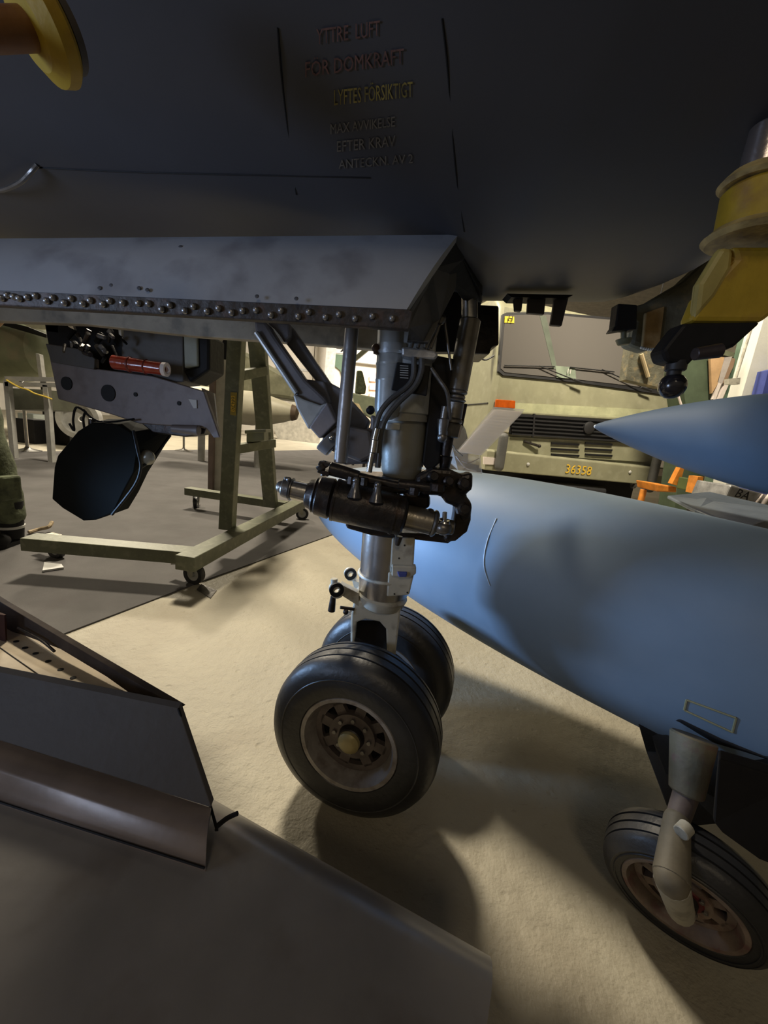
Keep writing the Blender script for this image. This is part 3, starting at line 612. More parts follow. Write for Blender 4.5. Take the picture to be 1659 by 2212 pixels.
# cross-section strips: leading edge, rounded ridge, top, with thickness
def strip(P, Q, k):   # rows from edge e to ridge r rounded
    out = []
    for i in range(k+1):
        t = i/k; p = P.lerp(Q, t); p.z = P.z+(Q.z-P.z)*math.sin(t*math.pi/2); out.append(p)
    return out
secs = []
for t in [i/10 for i in range(11)]:
    e = e0.lerp(e2, t); r = r0.lerp(r2, t); s = strip(e, r, 6)
    inn = r+(f2-r2)*(1.0); inn.z = zt+.005
    secs.append([e-Vector((0, 0, .05))]+s+[r.lerp(inn, .12)+Vector((0, 0, .003)), inn, inn-Vector((0, 0, .11))])
k = len(secs[0])
for s in secs: wm.v += s
for i in range(len(secs)-1):
    for j in range(k): wm.f.append((i*k+j, (i+1)*k+j, (i+1)*k+(j+1) % k, i*k+(j+1) % k))
wm.f.append(tuple(range(k))); wm.f.append(tuple((len(secs)-1)*k+j for j in range(k))[::-1])
wsk = wm.build('wing_skin', WING, wgt, smooth=60)
# fin/flap fairing standing on the wing
K = A(385, 1530, .545); K0 = A(-120, 1428, .60); Lo = A(466, 1782, .452); fold = A(456, 1745, .460); fold0 = PL(-120, 1562, K, (K-K0).cross(fold-K).normalized())
lip = AZ(444, 1870, zt+.012); lip0 = AZ(-120, 1690, zt+.012); mid1 = A(470, 1800, .448)
fin = MB().prism([K0, K, fold, fold0], (0, .010, .004)).build('flap_panel', mat('flap_dark_grey', (.085, .078, .075), .55, 0, .12, 4, spec=.2), wgt, smooth=0, bevel=.001)
lm = MB(); rows = []
for i in range(9):
    t = i/8; a = fold0.lerp(fold, 0); p0 = fold0.lerp(lip0, t)+Vector((0, -.3, 1)).normalized()*.012*math.sin(math.pi*t); p1 = fold.lerp(lip, t)+Vector((0, -.3, 1)).normalized()*.012*math.sin(math.pi*t)
    rows.append((p0, p1))
for p0, p1 in rows: lm.v += [p0, p1]
for p0, p1 in rows: lm.v += [p0-Vector((0, 0, .014)), p1-Vector((0, 0, .014))]
nn_ = len(rows)
for i in range(nn_-1):
    lm.f.append((2*i, 2*i+1, 2*i+3, 2*i+2)); lm.f.append((2*nn_+2*i, 2*nn_+2*i+2, 2*nn_+2*i+3, 2*nn_+2*i+1))
    lm.f.append((2*i, 2*i+2, 2*nn_+2*i+2, 2*nn_+2*i)); lm.f.append((2*i+1, 2*nn_+2*i+1, 2*nn_+2*i+3, 2*i+3))
lm.f.append((0, 2*nn_, 2*nn_+1, 1)); lm.f.append((2*nn_-2, 2*nn_-1, 4*nn_-1, 4*nn_-2))
lm.build('lip_fairing', WINGB, wgt, smooth=60)
MB().path([K, A(430, 1660, .50), Lo, A(466, 1790, .449)], .0022, 6).build('edge_seal', BLACKM, wgt)
MB().path([Lo+Vector((.002, 0, -.002)), A(490, 1768, .456), A(513, 1757, .458)], .0035, 6).build('hinge_gap', BLACKM, wgt)
MB().path([lip0+Vector((0, -.002, 0)), lip0.lerp(lip, .5)+Vector((0, -.003, 0)), lip+Vector((0, -.003, 0))], .0016, 5).build('panel_seam', BLACKM, wgt)
# trough behind: far rail and perforated rib
Ra, Rb = A(8, 1305, .80), A(388, 1532, .55)
rn = (Rb-Ra).cross(Vector((0, 0, 1))).normalized()
if rn.y > 0: rn = -rn
def RP(x, y, off=0): return PL(x, y, Ra, rn)+rn*off
MB().prism([RP(-60, 1262), RP(8, 1305), RP(388, 1531), RP(372, 1536), RP(300, 1512), RP(230, 1462), RP(130, 1402), RP(50, 1372), RP(-60, 1340)], -rn*.012).build('far_rail', mat('rail_brown_black', (.05, .038, .032), .75, 0, .4, 12, spec=.15), wgt, smooth=0, bevel=.001)
MB().prism([RP(332, 1505, .003), RP(388, 1531, .003), RP(384, 1537, .003), RP(350, 1532, .003)], rn*.002).build('bright_tip', CHROME, wgt, smooth=0)
q1, q2, q3 = RP(300, 1516, .0), RP(40, 1372, .0), K0-Vector((0, 0, .03)); qn = (q2-q1).cross(q3-q1).normalized()
if qn.dot(O-q1) < 0: qn = -qn
def QP(x, y, off=0): return PL(x, y, q1, qn)+qn*off
MB().prism([QP(-80, 1340), QP(60, 1365), QP(130, 1398), QP(240, 1462), QP(320, 1525), QP(240, 1530), QP(-80, 1480)], -qn*.004).build('trough_rib', PRIMER, wgt, smooth=0)
for x, y in ((35, 1386), (54, 1400), (77, 1412), (104, 1429), (131, 1447), (158, 1465), (188, 1486)):
    P = QP(x, y, .0005); MB().lathe(P, qn, [(-.001, .0052), (.0008, .0052)], 12).build('lightening_hole', BLACKM, wgt)
MB().tube(QP(0, 1400, .001), QP(150, 1505, .001), .0009, n=5).build('rib_edge', BLACKM, wgt)
MB().prism([RP(-60, 1262, .06), RP(15, 1300, .05), RP(48, 1318, .03), RP(50, 1372, .03), RP(20, 1395, .04), RP(-60, 1400, .06)], (0, .004, 0)).build('trough_bulkhead', mat('bulkhead_red_brown', (.05, .025, .022), .7, spec=.1), wgt, smooth=0)
MB().path([RP(52, 1352, .01), RP(100, 1378, .01), RP(130, 1402, .01)], .003, 6).build('trough_pipe', DARK, wgt)
MB().ball(AZ(562, 1826, .288), .004, 8, .5).ball(AZ(740, 1938, .29), .003, 8, .5).build('paint_chip', LIGHTM, wgt)
MB().ball(A(10, 1658, .49), .004, 8).build('screw_hole', BLACKM, wgt)
for x in (-.62, -.28):
    MB().box((x-.04, -.25, 0), (x+.04, .25, .205)).build('trestle', WOOD, wgt, smooth=0)

# ================================================================== GREEN STAND
sd = thing('rolling_stand', (-1.2, 2.6, 0), 'olive green wheeled stand with ladder uprights and four castors', 'stand')
zb = .17; hb = .075
nr_ = AZ(408, 1205, zb); fr = AZ(655, 1085, zb); nl = AZ(50, 1160, zb); flt = AZ(405, 1052, zb)
nr_ = Vector((-.96, 1.80, zb)); 
side = (AZ(640, 1095, zb)-AZ(408, 1212, zb)); nrp = AZ(410, 1212, zb); frp = AZ(648, 1088, zb)
MB().beam(nrp-side.normalized()*.04, frp, .10, hb).build('side_beam', GREEN, sd, smooth=0, bevel=.004)
nlp = AZ(62, 1170, zb); MB().beam(nlp, nrp+side.normalized()*.08, .10, hb-.01).build('front_beam', GREEN, sd, smooth=0, bevel=.004)
flp = AZ(405, 1060, zb); frb = AZ(620, 1092, zb); MB().beam(flp, frb, .09, hb-.01).build('rear_beam', GREEN, sd, smooth=0, bevel=.004)
# uprights
up1b = AZ(490, 1142, zb+.02); Yu = up1b.y
MB().beam(A(491, 1142, Yu), A(512, 725, Yu), .082, .075, up=(0, 1, 0)).build('upright', GREEN, sd, smooth=0, bevel=.004)
up2b = AZ(585, 1092, zb+.02); Y2 = up2b.y
MB().beam(up2b, A(556, 735, Yu+.25), .105, .06, up=(0, 1, 0)).build('upright', GREEN, sd, smooth=0, bevel=.004)
for y in (808, 965): MB().beam(A(508, y+5, Yu+.02), A(590 if y > 900 else 572, y-8, (Yu*1.0+.35) if y > 900 else Yu+.3), .05, .055).build('rung', GREEN, sd, smooth=0, bevel=.003)
pl = MB().poly([(498, 847), (511, 848), (509, 898), (497, 896)], Yu-.045, .004).build('number_plate', mat('yellow_number_plate', (.30, .22, .03), .6), sd, smooth=0)
c = A(504, 872, Yu-.047); cs = sz(1, c)
text('874723', 'plate_digits', YTXT, pl, lambda u, v: c+Vector((v*1.0, 0, -u*.0))+Vector((0, -.001, 0))+Vector((0, 0, -u)) if False else c+Vector((-v*.9-.0*u, -.001, u*.9)), 13*cs, 'CENTER', .001)
def castor(P, parent, yaw, r=.058, brake=True):
    d = Vector((math.cos(yaw), math.sin(yaw), 0)); a = Vector((-d.y, d.x, 0)); c = Vector((P.x, P.y, r))+d*.03
    cs_ = MB().lathe(c, a, [(-.014, r*.62), (-.016, r*.96), (-.008, r), (.008, r), (.016, r*.96), (.014, r*.62)], 24, close=True).build('castor', RUBBER, parent)
    MB().ring(c, a, r*.64, r*.22, .022, 20).lathe(c, a, [(-.02, .012), (.02, .012)], 12).build('castor_hub', LIGHTM, cs_)
    top = Vector((P.x, P.y, zb-hb/2)); s = a*.024
    mb = MB()
    for sg in (-1, 1): mb.prism([top+s*sg-d*.03, top+s*sg+d*.035, c+s*sg+d*.014, c+s*sg-Vector((0, 0, .014)), c+s*sg-d*.014], a*.003*sg)
    mb.prism([top-d*.035-a*.03, top+d*.04-a*.03, top+d*.04+a*.03, top-d*.035+a*.03], (0, 0, -.006)).build('castor_fork', mat('zinc_fork', (.42, .40, .32), .4, .3), cs_, smooth=0)
    if brake: MB().prism([top-d*.03-Vector((0, 0, .03))-a*.02, top-d*.10-Vector((0, 0, .045))-a*.02, top-d*.10-Vector((0, 0, .045))+a*.02, top-d*.03-Vector((0, 0, .03))+a*.02], (0, 0, .008)).build('brake_pedal', mat('pedal_zinc', (.5, .48, .42), .4, .5), cs_, smooth=0)
castor(AZ(405, 1262, 0)+Vector((0, .02, 0)), sd, -.25); castor(AZ(108, 1206, 0)+Vector((0, 0.02, 0)), sd, -.3); castor(AZ(645, 1122, 0), sd, .1, brake=False); castor(AZ(425, 1096, 0), sd, -1.3)
tag(MB().poly([(532, 934), (570, 932), (571, 952), (532, 956)], Yu+.12, .09).poly([(528, 929), (574, 927), (574, 934), (528, 937)], Yu+.11, .11).build('storage_tin', mat('grey_green_tin', (.20, .21, .15), .45), None, smooth=0, bevel=.004), 'small grey green tin resting on the lower rung of the green stand', 'tin')
tag(MB().prism([AZ(425, 1275, .001), AZ(455, 1293, .001), AZ(468, 1276, .001), AZ(435, 1262, .001)], (0, 0, .004)).build('floor_plate', STEEL, smooth=0), 'small thin steel plate on the concrete under the front castor', 'plate')
tag(MB().prism([AZ(92, 1236, .009), AZ(138, 1229, .009), AZ(133, 1222, .009), AZ(96, 1218, .009)], (0, 0, .01)).build('floor_chock', LIGHTM, smooth=0), 'pale metal chock on the grey carpet under the left castor', 'chock')

# ================================================================== EQUIPMENT UNDER BAY (left)
YE = 1.30
eq = thing('equipment_frame', A(280, 850, YE)-Vector((0, 0, .0)), 'grey perforated equipment frame hanging below the open bay at left', 'frame')
MB().poly([(100, 742), (140, 748), (205, 775), (205, 796), (330, 812), (440, 845), (475, 945), (462, 946), (445, 925), (300, 915), (240, 895), (125, 862)], YE, .02).build('side_plate', GREYP, eq, smooth=0, bevel=.003)
def disc(px, py, w, h, Y, name, mt, par, th=.004):
    P = A(px, py, Y); a = sz(w, P)/2; b = sz(h, P)/2
    MB().prism([P+Vector((a*math.cos(t), 0, b*math.sin(t)))+Vector((0, 0, 0)) for t in [2*math.pi*i/20 for i in range(20)]], (0, th, 0)).build(name, mt, par, smooth=0)
for x, y, w, h in ((143, 828, 24, 28), (233, 849, 31, 35), (292, 852, 8, 9), (386, 871, 8, 9)): disc(x, y, w, h, YE-.003, 'lightening_hole', BLACKM, eq)
MB().poly([(407, 862), (424, 864), (425, 882), (418, 882)], YE-.004, .004).build('torn_tape', LIGHTM, eq, smooth=0)
MB().poly([(98, 742), (180, 755), (205, 775), (203, 798), (110, 782)], YE-.01, .01).build('stiffener', mat('stiffener_dark', (.07, .065, .06), .55), eq, smooth=0, bevel=.002)
MB().poly([(88, 660), (270, 680), (330, 800), (330, 822), (205, 805), (108, 770)], YE+.06, .08).build('dark_mount', BLACKM, eq, smooth=0, bevel=.005)
MB().poly([(262, 686), (395, 700), (397, 825), (365, 828), (262, 775)], YE+.03, .12).build('housing_box', mat('housing_dark_grey', (.09, .085, .08), .55), eq, smooth=0, bevel=.004)
MB().poly([(396, 718), (425, 720), (427, 790), (398, 795)], YE+.02, .12).build('pale_side', mat('pale_green_grey', (.33, .35, .29), .55), eq, smooth=0, bevel=.004)
MB().poly([(425, 720), (452, 722), (452, 800), (410, 828), (395, 800), (427, 790)], YE+.03, .12).build('black_cover', BLACKM, eq, smooth=0, bevel=.008)
mb = MB(); TP(mb, (245, 782), (352, 797), YE-.045, 30, 27, n=20)
rt = mb.build('red_tube', REDM, eq)
disc_ = A(357, 798, YE-.05); MB().ring(disc_, A(352, 797, YE)-A(245, 782, YE), .021, .013, .012).build('tube_mouth', PAPER, rt)
TP(TP(MB(), (278, 787), (284, 788), YE-.045, 33), (314, 792), (318, 793), YE-.045, 32).build('tube_band', mat('tube_band_dark', (.2, .03, .02), .3), rt)
random.seed(3)
for i in range(26):
    x = random.uniform(130, 265); y = random.uniform(705, 775)-.15*(200-x)*.3
    Y = YE+random.uniform(-.05, .03); w = random.uniform(5, 14); dx = random.uniform(-16, 16); dy = random.uniform(4, 24)
    TP(MB(), (x, y), (x+dx, y+dy), Y, w, w*.8, Y2=Y+random.uniform(-.03, .03), n=8).build('pipe_fitting', random.choice([DARK, DARK, STEEL, BLACKM, BLACKM, RIVET]), eq)
MB().poly([(140, 692), (152, 688), (160, 712), (148, 706)], YE-.05, .01).build('bright_tab', CHROME, eq, smooth=0)
MB().poly([(255, 708), (262, 710), (262, 726), (257, 722)], YE-.06, .01).build('bright_tab', CREAM, eq, smooth=0)
for i, pth in enumerate(([(185, 890), (165, 880), (158, 905), (160, 930), (150, 915)], [(185, 888), (180, 905), (183, 930), (186, 945)], [(180, 885), (195, 900), (225, 912), (290, 905)], [(255, 690), (280, 692), (325, 685), (335, 680)])):
    MB().path([A(x, y, YE-.02) for x, y in pth], .0035, 6).build('cable', BLACKM, eq)
MB().poly([(305, 915), (340, 905), (445, 925), (440, 938), (400, 944), (330, 935)], YE+.02, .08).build('lower_tray', DARK, eq, smooth=0, bevel=.004)
TP(MB(), (372, 925), (430, 930), YE-.01, 16, 22, n=16).build('tray_roller', GREYP, eq)
MB().poly([(435, 838), (462, 850), (470, 925), (448, 905)], YE+.05, .01).build('perforated_strip', mat('pale_strip', (.45, .42, .36), .6), eq, smooth=0)
# hanging bracket to bay wall
for x in (120, 330): MB().beam(A(x, 650, YE+.08), A(x+4, 720, YE+.08), .04, .04).build('hanger', BLACKM, eq, smooth=0)
# octagonal pod
oc = thing('octagonal_pod', A(230, 1020, YE), 'black faceted pod hanging beneath the grey perforated frame', 'pod')
front = [(200, 912), (168, 932), (124, 985), (117, 1010), (112, 1078), (135, 1098), (180, 1125), (208, 1123), (245, 1108), (268, 1060), (290, 1020), (298, 968), (284, 935), (255, 918)]
F1 = [A(x, y, YE-.06) for x, y in front]
bk = [(235, 905), (215, 915), (200, 960), (200, 990), (205, 1040), (215, 1060), (235, 1100), (240, 1112), (278, 1098), (300, 1062), (320, 1020), (372, 938), (370, 920), (300, 905)]
F2 = [A(x, y, YE+.18) for x, y in bk]
om = MB(); n = len(F1); om.v += F1+F2; om.f += [tuple(range(n)), tuple(range(n, 2*n))[::-1]]+[(i, n+i, n+(i+1) % n, (i+1) % n) for i in range(n)]
om.build('pod_shell', GLOSSB, oc, smooth=0, bevel=.004)
MB().path([A(288, 930, YE-.07), A(298, 975, YE-.075), A(304, 1010, YE-.06), A(290, 1050, YE-.06), A(242, 1112, YE-.06)], .0045, 6).build('pod_strap', BLACKM, oc)
MB().path([A(304, 1010, YE-.06), A(330, 990, YE+.02), A(368, 940, YE+.08)], .005, 6).build('pod_strap', BLACKM, oc)
MB().ball(A(318, 988, YE-.02), .026, 16, .7, ax=(0, 1, 0)).build('pod_window', mat('pod_lens', (.30, .29, .24), .3, .2), oc)
MB().tube(A(200, 905, YE), A(200, 930, YE), .012).tube(A(345, 905, YE+.05), A(345, 935, YE+.05), .012).build('pod_lug', DARK, oc)

# ================================================================== TRUCK
T0, T1 = AZ(1041, 1012, .6), AZ(1406, 1046, .6); TN = (T1-T0).cross(Vector((0, 0, 1))).normalized()
if TN.y > 0: TN = -TN
TX = (T1-T0).normalized(); TY = -TN
tk = thing('army_truck', Vector((T0.x+1, T0.y+.8, 0)), 'olive green army truck facing the camera with amber indicator', 'truck')
def tp(px, py, off=0):           # point on truck front plane moved out by off
    return PL(px, py, T0, TN)+TN*off
def tpoly(pts, th, off=0): return MB().prism([tp(x, y, off) for x, y in pts], TY*th)
wT = (T1-T0).length
# body shell: front face with cab side
def tl_(u, z, dd=0): p = T0+TX*u; return Vector((p.x, p.y, z))+TY*dd
wR = wT+.05
cab = MB()
pr_ = [(0.0, .75), (0, 1.22), (.06, 1.62), (.15, 2.34), (.35, 2.55)]
sections = [(-.04, 0), (0.03, -.02), (.5, -.04), (wR-.5, -.04), (wR-.03, -.02), (wR+.04, 0)]
prof = [(0, .62), (-.01, 1.2), (.0, 1.56), (.14, 2.30), (.30, 2.46), (1.9, 2.52), (1.9, .62)]
cab.prism([tl_(0-.02, z, d) for d, z in prof], TX*(wR+.04)); cabo = cab.build('cab', TRUCK, tk, smooth=30, bevel=.05)
# windscreen: sloped glass
def ws(px, py, off=.0):          # point on the raked screen plane
    a = tl_(0, 1.58, .005); b = tl_(wR, 1.58, .005); c = tl_(0, 2.30, .145); nn = (b-a).cross(c-a).normalized()
    if nn.y > 0: nn = -nn
    return PL(px, py, a, nn)+nn*off
def wpoly(pts, th, off): 
    P = [ws(x, y, off) for x, y in pts]; return MB().prism(P, -((P[1]-P[0]).cross(P[2]-P[0]).normalized() if ((P[1]-P[0]).cross(P[2]-P[0])).y < 0 else -(P[1]-P[0]).cross(P[2]-P[0]).normalized())*th)
seal = [(1083, 681), (1092, 677), (1180, 676), (1350, 690), (1470, 700), (1480, 860), (1420, 852), (1250, 828), (1085, 812), (1074, 803)]
scr = [(1088, 690), (1096, 683), (1180, 682), (1350, 696), (1464, 706), (1472, 850), (1420, 842), (1250, 822), (1088, 806), (1079, 798)]
wpoly(seal, .03, .022).build('windscreen_seal', PLASTIC, cabo, smooth=0)
wsg = wpoly(scr, .006, .028).build('windscreen', glassm, cabo, smooth=0)
hp = wpoly([(1087, 686), (1107, 687), (1107, 701), (1086, 700)], .004, .034).build('letter_plate', mat('yellow_plate', (.72, .55, .03), .6, 0, .03), cabo, smooth=0)
cH = ws(1096.5, 693.5, .055); sH = sz(1, cH)
text('H', 'plate_letter', BLACKM, hp, lambda u, v: cH+TX*u+Vector((0, 0, v)), 17*sH, 'CENTER', .001)
cP = wpoly([(1196, 792), (1238, 796), (1240, 820), (1198, 818)], .003, .033).build('window_card', mat('grey_card', (.20, .24, .18), .5), cabo, smooth=0)
cH2 = ws(1222, 806, .055); [text('1', 'card_mark', PAPER, cP, lambda u, v, d=d: cH2+TX*(u+d)+Vector((0, 0, v)), 15*sH, 'CENTER', .001) for d in (-.016, .016)]
wpoly([(1162, 684), (1176, 685), (1200, 800), (1190, 798)], .003, .031).build('pillar_reflection_strip', mat('reflection_green', (.10, .12, .09), .6), cabo, smooth=0)  # pillar reflection painted on the glass as a thin strip
for a, b, c in (((1085, 792), (1192, 795), (1250, 832)), ((1225, 796), (1320, 806), (1395, 848))):
    MB().tube(ws(*a, .045), ws(*b, .045), .007, n=6).tube(ws((a[0]+b[0])/2+20, (a[1]+b[1])/2, .05), ws(*c, .07), .006, n=6).tube(ws(c[0]-22, c[1]-8, .07), ws(*c, .075), .014, n=8).build('wiper', PLASTIC, cabo)
# recess lines, grille, indicator, bumper
tpoly([(1075, 868), (1420, 886), (1440, 905), (1100, 886)], .01, .012).build('belt_trim', TRIMG, cabo, smooth=0)
gr = tpoly([(1098, 893), (1360, 910), (1420, 925), (1420, 962), (1360, 956), (1098, 938)], .02, .03).build('grille', mat('grille_black', (.02, .02, .022), .6), tk, smooth=0)
for i in range(6):
    y = 897+i*8; MB().beam(tp(1100, y, .045), tp(1415, y+20, .045), .02, .018).build('grille_slat', PLASTIC, gr, smooth=0)
for x in (1148,): MB().beam(tp(x, 894, .05), tp(x-3, 944, .05), .02, .02).build('grille_post', PLASTIC, gr, smooth=0)
MB().lathe(tp(1264, 924, .03), TN, [(0, .07), (.04, .07), (.05, .05)], 20).build('badge_disc', PLASTIC, gr)
MB().beam(tp(1108, 888, .035), tp(1420, 906, .035), .012, .02).build('grille_lip', TRIMG, gr, smooth=0)
tpoly([(1068, 863), (1109, 866), (1108, 883), (1066, 880)], .03, .045).build('indicator_lens', AMBER, tk, smooth=0, bevel=.006)
tpoly([(1063, 908), (1100, 912), (1096, 935), (1062, 930)], .03, .035).build('headlamp', mat('headlamp_glass', (.55, .52, .42), .15, .3), tk, smooth=0, bevel=.01)
tpoly([(1040, 940), (1420, 960), (1425, 1000), (1040, 975)], .04, .02).build('lower_panel', TRUCK, tk, smooth=0)
for x0, x1 in ((1187, 1247), (1260, 1318)):
    for i in range(3):
        y = 957+i*12; MB().beam(tp(x0, y, .03), tp(x1, y+3.4, .03), .012, .022).build('vent_slot', BLACKM, tk, smooth=0)
MB().tube(tp(1128, 953, .03), tp(1158, 963, .06), .014, n=8).ball(tp(1158, 963, .06), .02).build('towing_catch', DARK, tk)
bp_ = MB().prism([tl_(-.05, .60, -.16), tl_(-.05, .60, -.02), tl_(-.05, .82, -.02), tl_(-.05, .82, -.14), tl_(-.05, .80, -.16)], TX*(wR+.12)).build('bumper', TRUCK, tk, smooth=0, bevel=.01)
def bpt(px, py, off=.17): return PL(px, py, T0+TN*off, TN)
cN = bpt(1250, 1016, .166); sN = sz(1, cN)
text('36358', 'bumper_number', YTXT, bp_, lambda u, v: cN+TX*u*1.0+Vector((0, 0, v)), 27*sN, 'CENTER', .003)
for x, y in ((1141, 1003), (1361, 1020)): MB().ball(bpt(x, y, .165), .02, 10, .5, ax=TN).build('bumper_bolt', LIGHTM, bp_)
for x, y in ((1058, 995), (1428, 1020)): MB().prism([bpt(x-13, y-8, .17), bpt(x+13, y-6, .17), bpt(x+13, y+9, .17), bpt(x-13, y+8, .17)], TY*.02).build('reflector', PAPER, bp_, smooth=0)
for xa, ya, xb, yb in ((1088, 945, 1078, 1008), (1421, 985, 1404, 1055)):
    MB().tube(bpt(xa, ya, .20), bpt(xb, yb, .20), .05, .05, 16).ball(bpt(xb, yb, .20), .05).ball(bpt(xa, ya, .2), .05).tube(bpt(xa-2, ya+20, .20), bpt(xa-2, ya+20, .0), .02).build('bumper_guard', mat('grey_rubber_guard', (.09, .09, .085), .6), bp_)
# underbody, mirror, wheel arch and wheels
MB().prism([tl_(.15, .40, 0), tl_(wR-.3, .40, 0), tl_(wR-.3, .62, 0), tl_(.15, .62, 0)], TY*1.5).build('chassis', BLACKM, tk, smooth=0)
MB().tube(tl_(.45, .46, -.06), tl_(wR-.8, .46, -.06), .07, n=14).build('front_axle_tube', PLASTIC, tk)
MB().ring(bpt(1368, 1048, .12), TX, .04, .022, .02).build('tow_eye', STEEL, tk)
MB().prism([tl_(-.22, 1.86, .12), tl_(-.08, 1.86, .12), tl_(-.08, 2.02, .12), tl_(-.22, 2.02, .12)], TY*.04).build('mirror', LIGHTM, tk, smooth=0, bevel=.01)
MB().path([tl_(-.02, 1.80, .1), tl_(-.12, 1.74, .1), tl_(-.2, 1.80, .12), tl_(-.2, 1.9, .12)], .010, 6).build('mirror_arm', PLASTIC, tk)
def simple_wheel(c, axis, R, w, parent, nm='road_wheel'):
    h = w/2; a = Vector(axis)
    o = MB().lathe(c, a, [(-h, R*.6), (-h, R*.9), (-h*.7, R), (h*.7, R), (h, R*.9), (h, R*.6)], 32, close=True).build(nm, RUBBER, parent)
    MB().lathe(c, a, [(-h*.8, R*.6), (-h*.4, R*.5), (-h*.5, R*.15), (h*.5, R*.15), (h*.4, R*.5), (h*.8, R*.6)], 24).build('wheel_rim', LIGHTM, o)
for u, dd in ((.10, .85), (wR-.12, .85), (.10, 3.0), (wR-.12, 3.0)):
    c = tl_(u, .42, dd); simple_wheel(c, TX, .42, .26, tk)
for u in (-.045, wR+.025): MB().lathe(tl_(u, .62, .85), TX, [(0, .50), (.03, .50)], 28).build('wheel_arch', PLASTIC, tk)
MB().prism([tl_(.0, .62, 1.95), tl_(wR, .62, 1.95), tl_(wR, 2.6, 1.95), tl_(0, 2.6, 1.95)], TY*2.6).build('cargo_box', TRUCK, tk, smooth=0, bevel=.03)
MB().prism([tl_(-.03, 1.30, .06), tl_(-.03, 1.31, .06), tl_(-.03, 1.31, 1.8), tl_(-.03, 1.30, 1.8)], TX*.01).build('side_crease', PLASTIC, cabo, smooth=0)

# info card in plastic on wire holder (in front of truck)
ic = thing('info_card', A(1050, 990, 1.6), 'tilted white information sheet in clear plastic beside the gear leg', 'card')
Yc = 1.02
cn = Vector((-.15, -.62, .75)).normalized(); c0_ = A(990, 974, Yc)
def CP(x, y, off=0): return PL(x, y, c0_, cn)+cn*off
MB().prism([CP(1068, 884), CP(1127, 889), CP(1125, 892), CP(1037, 981), CP(990, 974)], cn*-.003).build('sheet', PAPER2, ic, smooth=0)
for i in range(11):
    t = i/11; x = 1062-t*58; y = 898+t*68; MB().tube(CP(x+3, y, .001), CP(x+45-(8 if i % 3 == 0 else 0), y+4, .001), .0006, n=4).build('print_line', mat('print_grey', (.30, .28, .28), .8), ic)
MB().prism([CP(1066, 881, .002), CP(1132, 886, .002), CP(1128, 894, .002), CP(1040, 985, .002), CP(985, 978, .002)], cn*.001).build('sleeve', film, ic, smooth=0)
MB().prism([A(978, 968, Yc), A(1037, 984, Yc), A(1042, 1024, Yc-.03), A(990, 1016, Yc-.03), A(970, 998, Yc)], (0, .004, 0)).build('plastic_wrap', film, ic, smooth=0)
MB().path([A(990, 990, Yc-.01), A(1010, 1000, Yc-.015), A(1035, 990, Yc-.01)], .0012, 5).path([A(985, 985, Yc-.01), A(1005, 1010, Yc-.015), A(1030, 1018, Yc-.01)], .0012, 5).build('wrap_fold', PAPER, ic)
MB().path([A(975, 955, .90), A(985, 972, .96), A(1000, 985, Yc)], .0016, 5).build('card_string', STEEL, ic)

